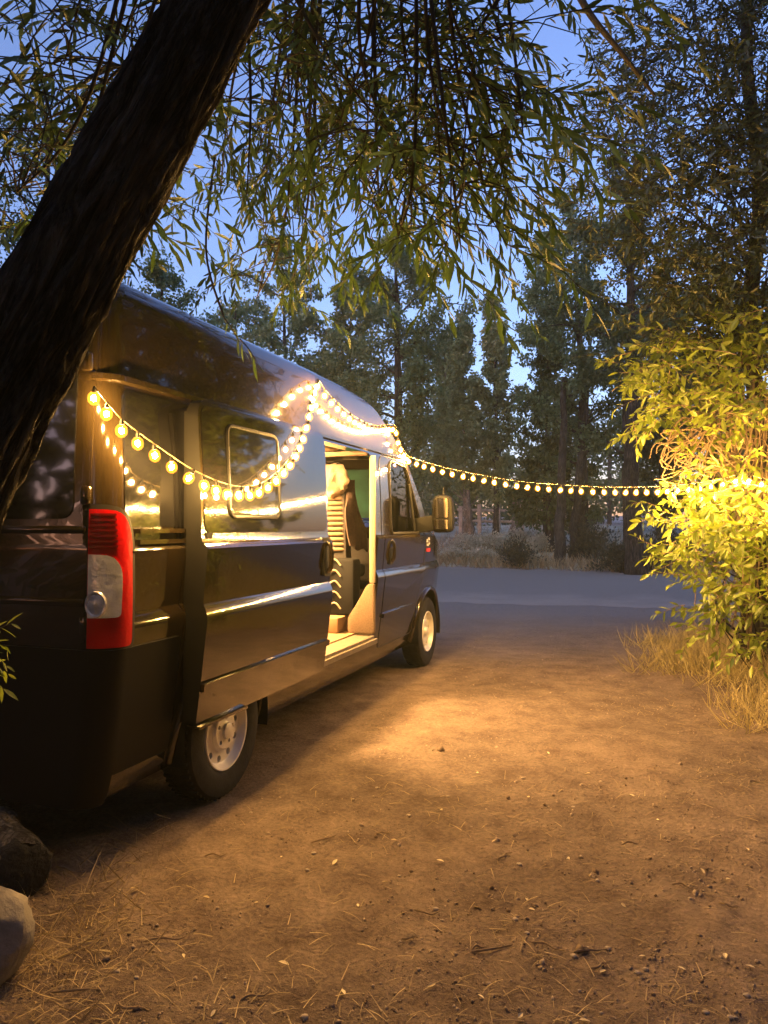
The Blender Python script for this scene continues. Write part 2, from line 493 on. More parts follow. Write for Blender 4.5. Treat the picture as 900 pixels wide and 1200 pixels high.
def build_ground():
    angs = []
    a = -38.0
    while a < 38: angs.append(a); a += .27
    while a < 322: angs.append(a); a += 6.0
    rads = [.35]
    while rads[-1] < 600: rads.append(rads[-1]*1.022 + .002)
    n = len(angs); V = []; F = []
    for R_ in rads:
        for a in angs:
            t = math.radians(a)
            x = CAM.x + R_*(FW.x*math.cos(t) + RT.x*math.sin(t)); y = CAM.y + R_*(FW.y*math.cos(t) + RT.y*math.sin(t))
            V.append((x, y, ground_h(x, y)))
    for i in range(len(rads)-1):
        for j in range(n):
            k = (j+1) % n
            F.append((i*n+j, i*n+k, (i+1)*n+k, (i+1)*n+j))
    V.append((CAM.x, CAM.y, 0)); c = len(V)-1
    for j in range(n): F.append((c, (j+1) % n, j))
    me = bpy.data.meshes.new('ground'); me.from_pydata(V, [], F); smooth(me, 180)
    bm = bmesh.new(); bm.from_mesh(me); bmesh.ops.recalc_face_normals(bm, faces=bm.faces)
    if bm.faces[0].normal.z < 0: bmesh.ops.reverse_faces(bm, faces=bm.faces)
    bm.to_mesh(me); bm.free()
    o = link('ground', me, M['dirt']); tag(o, 'bare brown dirt ground with grit and scattered straw', kind='structure')

build_ground()

def build_road():
    rows = []
    for i in range(260):
        r = -16 + i*.2
        wob = .45*fbm(r, 2.0, .35) + .35*fbm(r, 7.0, 1.4)
        a = road_near(r) + wob; b = road_far(r) + .2*fbm(r, 9., .4)
        row = []
        for k in range(15):
            d = a + (b-a)*k/14
            q = CAM + FW*d + RT*r
            row.append((q.x, q.y, -.047 + (.017 if 0 < k < 14 else 0)))
        rows.append(row)
    mb = MB(); mb.quadgrid(rows)
    o = mb.build('road', M['asphalt'])
    at = o.data.attributes.new('dust', 'FLOAT', 'POINT')
    at.data.foreach_set('value', [max(0, 1 - (i % 15)/4.5)*.8 + max(0, ((i % 15)-12)/2)*.5 for i in range(len(o.data.vertices))]); tag(o, 'grey asphalt road crossing behind the parking spot', kind='structure')
build_road()

def build_bank():
    rows = []
    for i in range(76):
        r = -16 + i*.72; row = []
        a = road_far(r) + .35 + .25*fbm(r, 4., .8)
        for k in range(40):
            d = a + 34*(k/39)**1.5
            q = CAM + FW*d + RT*r
            row.append((q.x, q.y, ground_h(q.x, q.y) + (.012 if k else -.01)))
        rows.append(row)
    mb = MB(); mb.quadgrid(rows)
    o = mb.build('grassy_bank', M['bank'], None, 180); tag(o, 'pale dry grassy bank rising beyond the road', kind='structure')
build_bank()

# ================================================================== the van
VW = 2.05
HALF = [(-.12, .28), (-.09, .33), (-.066, .44), (-.043, .60), (-.027, .72), (.010, 1.03), (.007, 1.06), (-.014, 1.105), (-.010, 1.16),
        (.010, 1.378), (.000, 1.395), (-.022, 1.41), (-.026, 1.44), (-.034, 1.75), (-.054, 2.10), (-.058, 2.125), (-.040, 2.135),
        (-.040, 2.160), (-.066, 2.172), (-.070, 2.23), (-.082, 2.42), (-.088, 2.52), (-.104, 2.580), (-.138, 2.620), (-.20, 2.645), (-.34, 2.661),
        (-.70, 2.675), (-1.025, 2.68)]
def u_at(z):
    for (u0, z0), (u1, z1) in zip(HALF, HALF[1:]):
        if z0 <= z <= z1: return u0 + (u1-u0)*(z-z0)/max(1e-6, z1-z0)
    return HALF[0][0] if z < HALF[0][1] else HALF[-1][0]
SIDE = [(-.93, .30), (-.985, .34), (-1.0, .45), (-1.0, .9), (-.995, 1.4), (-.965, 2.2), (-.950, 2.44), (-.93, 2.53), (-.89, 2.59), (-.82, 2.635),
        (-.68, 2.66), (-.4, 2.67), (.6, 2.655), (1.5, 2.62), (1.9, 2.60), (2.2, 2.575), (2.42, 2.55), (2.60, 2.50), (2.78, 2.43), (3.0, 2.335), (3.22, 2.235), (3.40, 2.10),
        (3.95, 1.60), (4.15, 1.42), (4.25, 1.36), (4.5, 1.27), (4.78, 1.15), (4.90, 1.04), (4.96, .88), (4.99, .65), (4.98, .45), (4.92, .30), (4.80, .26), (-.7, .26)]
def plan(x0, y0, o):
    pts = []
    r = min(.125, max(.02, 1.0 + x0))
    for k in range(9):
        t = math.pi/2*k/8
        pts.append((x0 - r + r*math.sin(t), y0 + r - r*math.cos(t)))
    pts += [(x0, 3.9), (x0-.004, 4.2), (x0-.03, 4.45), (x0-.08, 4.65), (x0-.17, 4.82), (x0-.33, 4.94+o), (x0-.6, 4.985+o), (-1.025, 5.0+o)]
    pts = [(max(x, -1.02 + .0004*i), y) for i, (x, y) in enumerate(pts[::-1][1:])][::-1] + pts[-1:]
    left = [(-VW - x, y) for x, y in pts[::-1][1:]]
    return pts + left
REAR = [(.28, -.985), (.34, -.995), (.45, -1.0), (.9, -1.0), (1.4, -.995), (2.2, -.965), (2.44, -.950), (2.53, -.93), (2.59, -.89), (2.635, -.82), (2.66, -.68), (2.70, -.4)]
def rear_y(z):
    for (z0, y0), (z1, y1) in zip(REAR, REAR[1:]):
        if z <= z1: return y0 + (y1-y0)*max(0, z-z0)/(z1-z0)
    return REAR[-1][1]
def off2(poly, o):
    """push a closed outline outwards"""
    n = len(poly); A = sum(poly[i][0]*poly[(i+1) % n][1] - poly[(i+1) % n][0]*poly[i][1] for i in range(n))
    s = 1 if A > 0 else -1; res = []
    for i in range(n):
        a = Vector(poly[i-1]); p = Vector(poly[i]); b = Vector(poly[(i+1) % n])
        n1 = (p-a); n1 = Vector((n1.y, -n1.x)).normalized()*s
        n2 = (b-p); n2 = Vector((n2.y, -n2.x)).normalized()*s
        nn = (n1+n2)
        nn = nn.normalized() if nn.length > 1e-6 else n1
        res.append(tuple(p + nn*o/max(.6, nn.dot(n1))))
    return res
HALF_S = [(-.03, .28), (-.004, .6), (.004, .9), (.006, 1.2), (.000, 1.45), (-.014, 1.7), (-.040, 2.1)] + [h for h in HALF if h[1] > 2.165]
def van_solid(o=0.0, half=None):
    # rings of the plan outline, level by level, trimmed by the side view at roof, screen and bonnet
    rows = []
    for u, z in (half or HALF):
        k = min(1, max(0, (z-2.48)/.14)); kb = -1 if z < .30 else 0
        rows.append([(x, y, z + o*(k*k*(3-2*k) + kb)) for x, y in plan(max(u + o, -.97), rear_y(z) - o, o)])
    a = MB(); b0 = a.quadgrid(rows, True); n = len(rows[0])
    a.f.append(tuple(range(n))); a.m.append(0); a.f.append(tuple((len(rows)-1)*n + k for k in range(n))[::-1]); a.m.append(0)
    sd_ = [(-1.4, 2.70), (.2, 2.69)] + [(y, z) for y, z in SIDE if y >= .6] + [(-1.4, .26)]
    b = MB(); b.prism(off2(sd_, o), 'x', -2.4, .4)
    return boolean(a.mesh(), [b.mesh()], 'INTERSECT')
BODY0 = van_solid(0)
BODYP = van_solid(.004)
BODYP2 = van_solid(.010)
def prism_mesh(poly, ax, a0, a1):
    m = MB(); m.prism(poly, ax, a0, a1); return m.mesh()
def skin(poly, ax, a0, a1, src=None):
    """piece of the van's own skin inside a prism"""
    return boolean(prism_mesh(poly, ax, a0, a1), [src or BODYP], 'INTERSECT')
def rect(a0, a1, b0, b1, r=0.0, n=4):
    p = [(a0, b0), (a1, b0), (a1, b1), (a0, b1)]
    return rpoly(p, r, n) if r else p
def disc(cy, cz, r, n=40):
    return [(cy + r*math.cos(2*math.pi*k/n), cz + r*math.sin(2*math.pi*k/n)) for k in range(n)]

van = empty('camper_van', (-1.025, 1.5, 0))
tag(van, 'black high-roof camper van with its side door slid open', 'van')

WIN_F = rpoly([(2.80, 1.43), (3.66, 1.43), (3.74, 1.50), (3.30, 2.05), (2.86, 2.075), (2.80, 2.03)], .05)
OPEN = rpoly([(.95, .545), (2.36, .545), (2.36, 2.11), (.95, 2.11)], .10, 5)
RW, FWH, WR = 0.0, 4.04, .365
cav = rpoly([(-.90, .52), (-.90, 2.26), (2.45, 2.30), (2.75, 2.28), (3.18, 2.14), (3.86, 1.54), (4.05, 1.33), (4.08, .85), (3.60, .56), (3.5, .52)], .03, 2)
cuts = [prism_mesh(cav, 'x', -1.88, -.17),
        prism_mesh(OPEN, 'x', -.5, .3),
        prism_mesh(rect(.9, 2.95, .565, 2.105, .04), 'x', -.6, -.060),
        prism_mesh(WIN_F, 'x', -2.4, .3),
        prism_mesh([(3.22, 1.98), (3.48, 2.32), (4.25, 1.62), (3.80, 1.42)], 'x', -1.85, -.20)]
for cy in (RW, FWH):
    for x0, x1 in ((-.34, .3), (-2.4, -1.71)):
        cuts.append(prism_mesh(disc(cy, WR+.01, .435), 'x', x0, x1))
bme = BODY0
for c in cuts: bme = boolean(bme, [c])
smooth(bme, 28)
body = link('body', bme, M['paint'], van, True)

# glass
wg = boolean(prism_mesh(off2(WIN_F, .02), 'x', -.12, -.052), [BODY0], 'INTERSECT')
o = link('front_window', wg, M['glassdark'], van, True)
wl = prism_mesh(off2(WIN_F, .02), 'x', -1.985, -1.975)
link('front_window', wl, M['glass'], van, True)
wsm = MB(); wsm.prism([(3.33, 2.125), (3.345, 2.135), (3.99, 1.545), (3.975, 1.535)], 'x', -1.87, -.18)
link('windscreen', wsm.mesh(), M['glass'], van, True)
# window gasket and quarter light bar
mb = MB()
ring = off2(WIN_F, .012)
mb.tube([(u_at(z)+.006, y, z) for y, z in ring + ring[:1]], .013, 6, caps=False)
mb.build('window_seal', M['seal'], van, 60)
mb = MB(); mb.tube([(u_at(z)+.002, y, z) for y, z in ((3.53, 1.44), (3.40, 1.90))], .016, 6)
mb.build('quarter_light_bar', M['plastic'], van, 60)

# seams of the front door as a proud panel with a shadow gap
FD = rpoly([(2.54, .42), (3.52, .42), (3.60, .80), (3.80, 1.05), (3.84, 1.42), (3.32, 2.11), (2.60, 2.11), (2.54, 2.05)], .05)
fdm = boolean(skin(FD, 'x', -.074, .3), [prism_mesh(off2(WIN_F, .004), 'x', -.5, .4), prism_mesh(disc(FWH, WR+.01, .45), 'x', -.5, .4)])
smooth(fdm, 28)
fdoor = link('front_door', fdm, M['paint'], van, True)
mb = MB(); fo = off2(FD, .006)
mb.tube([(u_at(z)+.0005, y, z) for y, z in fo + fo[:1]], .005, 5, caps=False)
mb.build('door_seal', M['seal'], fdoor, 60)
def handle(name, y, z0, z1, x, parent):
    mb = MB()
    mb.prism(rect(y-.055, y+.055, z0-.03, z1+.03, .03), 'x', x-.02, x+.006)
    mb.build('handle_recess', M['plastic'], parent)
    mb = MB(); mb.tube(catmull([(x+.004, y, z0), (x+.030, y, z0+.03), (x+.034, y, (z0+z1)/2), (x+.030, y, z1-.03), (x+.004, y, z1)], 4), .017, 8)
    mb.build(name, M['paint'], parent, 60)
handle('handle', 2.72, 1.17, 1.36, .0, fdoor)
# moulding strips (run along the side, broken at the doors)
def strip(name, y0, y1, z0, z1, parent, src, dx=0, mat='plastic'):
    me = skin(rect(y0, y1, z0, z1, .008, 2), 'x', -.06, .3, src); smooth(me, 28)
    o = link(name, me, M[mat], parent, True)
    if dx: me.transform(Matrix.Translation((dx, 0, 0)))
    return o
BODYP3 = van_solid(.022)
strip('moulding', 2.56, 3.50, .675, .715, fdoor, BODYP3, mat='paint')
strip('sill_panel', .48, 3.46, .30, .42, van, BODYP2, mat='paint')
# wheel arch lip at the front
for cx in (RW, FWH):
    mb = MB()
    arc = [(cx + .445*math.cos(t), WR + .01 + .445*math.sin(t)) for t in [math.radians(-8 + 196*k/30) for k in range(31)]]
    mb.tube([(u_at(z) + .004, y, z) for y, z in arc if z > .28], .022, 8)
    mb.build('wheel_arch_lip', M['paint'], van, 60)
for cy in (RW, FWH):                        # dark liners inside the arches
    mb = MB()
    rows = [[(x, cy + .432*math.cos(t), WR + .01 + .432*math.sin(t)) for t in [math.radians(-12 + 204*k/24) for k in range(25)]] for x in (-.335, -.01)]
    mb.quadgrid(rows); mb.build('wheel_arch_liner', M['dark'], van)

# sliding door, slid back and standing proud of the body side
DX = .125
SD = rpoly([(-.455, .495), (1.085, .495), (1.085, 2.125), (-.455, 2.125)], [.04, .04, .10, .10], 4)
sdm = skin(SD, 'x', -.115, .3, BODY0); smooth(sdm, 28)
sdm.transform(Matrix.Translation((DX, 0, 0)))
sdm.materials.append(M['paint']); sdm.materials.append(M['plastic'])       # black rubber edge all round
for f in sdm.polygons: f.material_index = 1 if f.normal.x < .3 else 0
sdoor = link('sliding_door', sdm, None, van, True)
gp = boolean(prism_mesh(rpoly([(-.43, 1.452), (1.06, 1.452), (1.06, 2.09), (-.43, 2.09)], .06), 'x', -.2, .3), [BODYP], 'INTERSECT'); smooth(gp, 28)
gp.transform(Matrix.Translation((DX, 0, 0)))
link('glass_panel', gp, M['glossblack'], sdoor, True)
# small camper window set in the glass panel
WS = rpoly([(-.20, 1.535), (.36, 1.535), (.36, 2.02), (-.20, 2.02)], .06, 5)
mb = MB(); ws = off2(WS, 0)
mb.tube([(u_at(z) + DX + .006, y, z) for y, z in ws + ws[:1]], .011, 6, caps=False)
mb.build('window_frame', M['plastic'], sdoor, 60)
mb = MB()
pane = off2(WS, -.012); mb.prism(pane, 'x', 0, .004)
me = mb.mesh(); 
for v in me.vertices: v.co.x += u_at(v.co.z) + DX + .006
link('window_pane', me, M['glossblack'], sdoor, True)
mb = MB(); mb.box(DX-.03, DX+.0, .62, .75, 1.62, 1.90)           # sticker-like vent plate on the glass
me = mb.mesh()
handle('handle', 1.005, 1.18, 1.38, DX+.002, sdoor)
strip('moulding', -.452, 1.08, .672, .712, sdoor, BODYP3, DX, 'paint')
strip('lower_edge', -.455, .02, .488, .503, sdoor, BODYP3, DX, 'paint')
# door inner rim seen from behind
mb = MB(); mb.box(DX-.135, DX-.085, -.445, 1.07, .52, 2.06); mb.build('inner_panel', M['plastic'], sdoor)
# rail for the door on the rear quarter and the arm that rides in it
mb = MB()
mb.box(-.05, .006, -.80, .95, 1.455, 1.475); mb.box(-.05, .006, -.80, .95, 1.405, 1.425); mb.box(-.05, -.022, -.80, .95, 1.425, 1.455)
mb.build('door_rail', M['paint'], van)
mb = MB(); mb.box(-.02, DX-.02, -.42, -.36, 1.425, 1.455); mb.build('roller_arm', M['plastic'], sdoor)
mb = MB(); mb.box(-.10, .010, .98, 2.34, .492, .530); mb.box(-.22, -.02, .98, 2.34, .535, .552)
mb.build('entry_step', M['sill'], van)

gq = boolean(prism_mesh(rpoly([(-.865, 1.485), (-.02, 1.485), (-.02, 2.10), (-.865, 2.10)], .06), 'x', -.2, .3), [BODYP], 'INTERSECT'); smooth(gq, 28)
link('quarter_window', gq, M['glossblack'], van, True)
# rear bumper, rear doors, tail lights
def rear_piece(name, poly, mat, src, depth=-.6, parent=van):
    me = skin(poly, 'y', -1.3, depth, src); smooth(me, 28)
    return link(name, me, mat, parent, True)
bump = boolean(prism_mesh(rect(-1.3, -.50, .255, .955, .02, 4), 'x', -2.5, .4), [van_solid(.016)], 'INTERSECT')
bump = boolean(bump, [prism_mesh(disc(RW, WR+.01, .45), 'x', -2.6, .5), prism_mesh(rect(-.9, -.3, .2, 1.0), 'x', -1.99, -.06)]); smooth(bump, 28)
bumper = link('rear_bumper', bump, M['plastic'], van, True)
for x0, x1 in ((-1.94, -1.03), (-1.02, -.115)):
    d_ = rear_piece('rear_door', rect(x0, x1, .975, 2.40, .05), M['paint'], BODYP, -.93)
    me = skin(rect(x0+.10, x1-.08, 1.52, 2.22, .07), 'y', -1.3, -.93, BODYP2); smooth(me, 28)
    link('window', me, M['glossblack'], d_, True)
    for z in (1.14, 1.455):
        mb = MB(); mb.box(x0+.02, x1-.01, -1.013, -.99, z, z+.035); me = bevelled(mb.mesh(), .012)
        link('door_crease', me, M['paint'], d_, True)
    s_ = 1 if x0 > -1.5 else -1
    for z in (1.06, 1.62, 2.20):
        mb = MB(); xx = x1-.01 if s_ > 0 else x0+.01
        mb.box(xx-.022, xx+.022, -1.012, -.98, z-.04, z+.04); link('hinge', bevelled(mb.mesh(), .008), M['paint'], d_, True)
mb = MB(); mb.prism(rect(-1.27, -.79, 1.015, 1.125, .01), 'y', -1.02, -1.005); mb.build('number_plate_recess', M['plastic'], van)

def tail_light(side):
    def mx(me):
        if side < 0: me.transform(Matrix.Translation((-VW, 0, 0)) @ Matrix.Diagonal((-1, 1, 1, 1))); me.flip_normals()
        return me
    src = van_solid(.012, HALF_S)
    outl = rpoly([(-1.2, .965), (-.868, .965), (-.864, 1.45), (-.91, 1.555), (-1.2, 1.575)], [.0, .03, .06, .06, .0], 4)
    box_ = prism_mesh(outl, 'x', -.105, .3)
    gasket = boolean(prism_mesh(off2(outl, .022), 'x', -.115, .3), [van_solid(.007, HALF_S)], 'INTERSECT'); smooth(gasket, 28)
    t = link('tail_light', mx(gasket), M['seal'], van, True)
    red = boolean(box_, [src], 'INTERSECT'); smooth(red, 28)
    link('red_lens', mx(red), M['red'], t, True)
    # ribs on the upper lens
    for k in range(7):
        z = 1.395 + k*.023
        me = boolean(prism_mesh(rect(-1.2, -.945, z, z+.010), 'x', -.095, .3), [van_solid(.017, HALF_S)], 'INTERSECT'); smooth(me, 28)
        link('lens_rib', mx(me), M['redrib'], t, True)
    # clear reversing lens over the rear inner half
    cl = rpoly([(-1.3, 1.095), (-.935, 1.095), (-.925, 1.30), (-.965, 1.365), (-1.3, 1.375)], [0, .02, .04, .04, 0], 3)
    me = boolean(prism_mesh(cl, 'x', -.100, .3), [van_solid(.016, HALF_S)], 'INTERSECT'); smooth(me, 28)
    c_ = link('reversing_lens', mx(me), M['clear'], t, True)
    mb = MB()
    rows = [[(-.030 + r*math.cos(2*math.pi*k/24)*.86 - .02, -1.024 - h + .30*max(0, .86*r*math.cos(2*math.pi*k/24)), 1.155 + r*math.sin(2*math.pi*k/24)) for k in range(24)] for r, h in ((.058, .0), (.055, .008), (.047, .006), (.044, .001), (.030, .004), (.012, .009), (.001, .010))]
    mb.quadgrid(rows, True); link('lamp_ring', mx(mb.mesh(sm=40)), M['clear'], t, True)
tail_light(1); tail_light(-1)

# mirrors
def mirror(side):
    def mx(me):
        if side < 0: me.transform(Matrix.Translation((-VW, 0, 0)) @ Matrix.Diagonal((-1, 1, 1, 1))); me.flip_normals()
        return me
    mb = MB(); mb.prism(rpoly([(.135, 1.42), (.33, 1.42), (.35, 1.52), (.34, 1.76), (.29, 1.80), (.17, 1.80), (.13, 1.74)], .05), 'y', 3.60, 3.74)
    me = bevelled(mb.mesh(), .035, 3)
    o = link('side_mirror', mx(me), M['plastic'], van, True)
    mb = MB(); mb.prism(rpoly([(.16, 1.57), (.315, 1.57), (.315, 1.765), (.17, 1.765)], .03), 'y', 3.590, 3.602)
    link('mirror_glass', mx(mb.mesh()), M['chrome'], o, True)
    mb = MB(); mb.prism(rpoly([(.16, 1.455), (.315, 1.455), (.315, 1.55), (.16, 1.55)], .03), 'y', 3.590, 3.602)
    link('mirror_glass', mx(mb.mesh()), M['chrome'], o, True)
    mb = MB(); mb.prism(rpoly([(-.09, 1.40), (.16, 1.44), (.16, 1.60), (-.09, 1.56)], .02), 'y', 3.64, 3.71)
    link('mirror_arm', mx(bevelled(mb.mesh(), .015)), M['plastic'], o, True)
    mb = MB(); mb.tube([(.24, 3.66, 1.79), (.245, 3.66, 1.84), (.245, 3.66, 1.88)], [.012, .008, .006], 6)
    link('mirror_antenna', mx(mb.mesh()), M['plastic'], o, True)
mirror(1); mirror(-1)
# small emblem on the front wing
mb = MB()
for k, (y, z, a, h) in enumerate(((3.86, 1.315, .05, .035), (3.93, 1.335, .045, .03), (3.88, 1.275, .06, .025), (3.95, 1.29, .035, .03))):
    mb.box(.004, .011, y, y+a, z, z+h)
em = mb.build('emblem', M['white'], van)
mb = MB(); mb.box(.004, .012, 3.86, 3.99, 1.215, 1.252); mb.build('emblem_bar', M['redbadge'], em)

# wheels
def make_wheel(x, y, sgn, hubout):
    wobj = empty('wheel', (0, 0, 0)); wobj.parent = van
    wobj.location = Vector((x, y, WR - .006)) - Vector(van.location)
    s = sgn
    mb = MB()
    prof = [(-.10, .205), (-.105, .24), (-.108, .30), (-.095, .345), (-.07, .362), (-.03, WR), (.03, WR), (.07, .362), (.095, .345), (.108, .30), (.104, .25), (.096, .222), (.085, .207)]
    mb.lathe_x([(a*s, r) for a, r in prof], 0, 0, 0, 56)
    # tread blocks round the edge of the tyre
    for k in range(56):
        for xx in (.05, -.05):
            t = 2*math.pi*k/56; c, sn = math.cos(t), math.sin(t)
            b = len(mb.v)
            for ax in (xx-.028, xx+.028):
                for rr in (WR-.012, WR+.004):
                    for dt in (-.020, .020):
                        mb.v.append((ax*s, rr*math.cos(t+dt), rr*math.sin(t+dt)))
            for f in ((0,1,3,2), (4,6,7,5), (2,3,7,6), (0,4,5,1), (0,2,6,4), (1,5,7,3)):
                mb.f.append(tuple(b+i for i in f)); mb.m.append(0)
    ty = link('tyre', mb.mesh(sm=35), M['rubber'], wobj)
    # steel rim: lip, barrel, pressed disc with holes, hub
    mb = MB()
    rim = [(.094, .214), (.100, .210), (.098, .202), (.086, .196), (.076, .190), (.064, .183), (.058, .176), (.056, .132), (.062, .118), (.066, .110)]
    rim += [(.082, .104), (.088, .096), (.088, .052), (.092, .046), (.106, .042), (.110, .034), (.111, .001)] if hubout else [(.066, .104), (.064, .096), (.062, .052), (.070, .046), (.088, .042), (.092, .034), (.093, .001)]
    back = [(-.02, .001), (-.02, .20), (.070, .216)]
    mb.lathe_x([(a*s, r) for a, r in rim + back + rim[:1]], 0, 0, 0, 56)
    rme = mb.mesh()
    hc = []
    for k in range(10):
        t = 2*math.pi*(k+.3)/10
        c_ = MB(); c_.tube([(-.012*s, .154*math.cos(t), .154*math.sin(t)), (.2*s, .154*math.cos(t), .154*math.sin(t))], .0185, 12); hc.append(c_.mesh())
    for k in range(5):
        t = 2*math.pi*(k+.15)/5
        c_ = MB(); c_.tube([(.02*s, .073*math.cos(t), .073*math.sin(t)), (.2*s, .073*math.cos(t), .073*math.sin(t))], .012, 10); hc.append(c_.mesh())
    for c_ in hc: rme = boolean(rme, [c_])
    smooth(rme, 35)
    link('rim', rme, M['steel'], wobj)
    mb = MB()                                   # near-black plugs, the shade of the holes put into colour
    mb.lathe_x([(-.018*s, .19), (-.010*s, .001)], 0, 0, 0, 32)
    for k in range(10):
        t = 2*math.pi*(k+.3)/10
        mb.tube([(-.010*s, .154*math.cos(t), .154*math.sin(t)), (.034*s, .154*math.cos(t), .154*math.sin(t))], .0185, 10)
    for k in range(5):
        t = 2*math.pi*(k+.15)/5
        mb.tube([(.02*s, .073*math.cos(t), .073*math.sin(t)), ((.066 if hubout else .045)*s, .073*math.cos(t), .073*math.sin(t))], .0115, 8)
    link('hole_plugs', mb.mesh(), M['dark'], wobj)
    return wobj
w0 = make_wheel(-.125, RW, 1, True)
w1 = make_wheel(-.125, FWH, 1, False)
for w_ in (w0, w1):
    c = w_.copy(); COL.objects.link(c)
    c.location = Vector((-VW + .125, w_.location.y + van.location.y, WR - .006)) - Vector(van.location); c.rotation_euler = (0, 0, math.pi)
    for ch in w_.children:
        k = ch.copy(); COL.objects.link(k); k.parent = c

# ---- inside the van
mb = MB(); mb.box(-1.87, -.20, -.85, 3.0, .525, .565); mb.build('cabin_floor', M['wood'], van)
mb = MB(); mb.box(-1.87, -.07, 2.26, 2.31, 2.088, 2.125); mb.build('cabin_header', M['wood'], van)
mb = MB(); mb.prism(rpoly([(1.45, 2.125), (2.2, 2.125), (2.26, 2.16), (2.26, 2.275), (1.45, 2.275)], .03), 'x', -1.6, -.30)
link('overhead_cupboard', bevelled(mb.mesh(), .01), M['wood'], van, True)
mb = MB(); mb.box(-.066, -.012, 2.340, 2.363, 1.0, 2.09); link('pillar_trim', bevelled(mb.mesh(), .006), M['cream'], van, True)
mb = MB(); mb.prism(rpoly([(-.014, .566), (-.26, .566), (-.26, .70), (-.19, .80), (-.08, .99), (-.014, 1.0)], .03), 'y', 2.325, 2.362)
link('carpet_panel', bevelled(mb.mesh(), .01), M['carpet'], van, True)
mb = MB(); mb.box(-1.0, -.32, 2.25, 2.50, .565, .70); link('seat_step', bevelled(mb.mesh(), .015), M['wood'], van, True)
mb = MB(); mb.prism(rpoly([(3.72, 1.28), (4.04, 1.36), (4.04, .9), (3.80, .9), (3.62, 1.10)], .04), 'x', -1.85, -.2)
link('dashboard', bevelled(mb.mesh(), .02), M['seatdark'], van, True)
mb = MB(); mb.box(-.98, -.80, 3.60, 3.72, 1.34, 1.56); mb2 = mb.mesh(); link('dash_screen', bevelled(mb2, .015), M['cream'], van, True)
# ceiling lamp of the cabin
mb = MB(); mb.prism(rect(-1.40, -.85, 1.45, 2.15, .04), 'z', 2.050, 2.126)
lm, N_, L_ = newmat('cabin_lamp'); e_ = N_.new('ShaderNodeEmission'); e_.inputs[0].default_value = (1, .55, .19, 1); e_.inputs[1].default_value = 135.0; out(lm, e_.outputs[0])
mb.build('cabin_lamp', lm, van)
mb = MB(); mb.prism([(3.345, 2.085), (3.357, 2.095), (3.92, 1.585), (3.908, 1.575)], 'x', -1.84, -.21)
M['shade'] = principled('green_window_shade', (.030, .125, .095), .8, noise=.4, nscale=5)
link('window_shade', mb.mesh(), M['shade'], van, True)
# passenger seat
seat = empty('passenger_seat', (0, 0, 0)); seat.parent = van; seat.location = Vector((-.66, 2.75, .565)) - Vector(van.location)
def seatpart(name, me, mat): return link(name, me, mat, seat, True)
mb = MB(); mb.box(-.88, -.42, 2.68, 3.20, .99, 1.12); seatpart('seat_cushion', bevelled(mb.mesh(), .04, 3), M['seatdark'])
mb = MB(); mb.box(-.84, -.46, 2.75, 3.10, .565, .995); seatpart('seat_base', bevelled(mb.mesh(), .02), M['plastic'])
mb = MB(); mb.prism(rpoly([(2.70, 1.05), (2.84, 1.05), (2.76, 1.84), (2.64, 1.84)], .04), 'x', -.88, -.42); seatpart('backrest', bevelled(mb.mesh(), .03, 2), M['seatdark'])
for k in range(12):
    z = 1.27 + k*.047; y = 2.695 - (z-1.05)*.075
    mb = MB(); mb.tube([(-.87, y+.03, z), (-.85, y, z), (-.47, y, z), (-.435, y+.03, z)], .019, 8); seatpart('backrest_rib', mb.mesh(sm=60), M['seatrib'])
mb = MB(); mb.prism(rpoly([(2.60, 1.83), (2.74, 1.83), (2.72, 2.03), (2.62, 2.03)], .04), 'x', -.80, -.46); seatpart('headrest', bevelled(mb.mesh(), .035, 3), M['fleece'])
# fleece thrown over the headrest, jacket over the seat side, basket behind the seat
def lump(name, c, rad, mat, amp=.3, seed=0, sub=4, parent=None, stretch=None):
    bm = bmesh.new(); bmesh.ops.create_icosphere(bm, subdivisions=sub, radius=1)
    for v in bm.verts:
        n = mnoise.fractal(v.co*1.6 + Vector((seed*7.3, seed, 0)), 1.0, 2.0, 4)
        n2 = mnoise.fractal(v.co*5 + Vector((seed*3.3, seed, 0)), 1.0, 2.0, 3)
        s = 1 + amp*n + amp*.25*n2
        v.co = Vector((v.co.x*rad[0]*s, v.co.y*rad[1]*s, v.co.z*rad[2]*s))
    me = bpy.data.meshes.new(name); bm.to_mesh(me); bm.free(); smooth(me, 60)
    o = link(name, me, mat, parent); o.location = c
    return o
o = lump('fleece_blanket', (-.55, 2.64, 1.90), (.16, .10, .15), M['fleece'], .35, 2)
tag(o, 'rumpled cream fleece thrown over the headrest of the passenger seat', 'blanket')
mb = MB(); rows = []
for i in range(14):
    t = i/13; z = 1.92 - .62*t; row = []
    for j in range(9):
        s = j/8
        row.append((-.40 - .03*math.sin(s*9+t*3) + .05*t, 2.70 + (s-.3)*(.16+.22*t) + .02*math.sin(t*8+j), z - .05*s + .015*math.sin(j*2.2+i)))
    rows.append(row)
mb.quadgrid(rows); me = mb.mesh(sm=60)
bm = bmesh.new(); bm.from_mesh(me); bmesh.ops.solidify(bm, geom=bm.faces[:], thickness=.018); bm.to_mesh(me); bm.free(); smooth(me, 60)
o = link('jacket', me, M['cloth']); tag(o, 'dark jacket hanging over the side of the ribbed passenger seat', 'jacket')
bk = empty('wire_basket', (-.55, 2.52, .70)); tag(bk, 'black basket with pale loops standing behind the passenger seat', 'basket')
mb = MB(); mb.box(-.74, -.24, 2.42, 2.60, .70, 1.20); link('basket_body', bevelled(mb.mesh(), .03), M['dark'], bk, True)
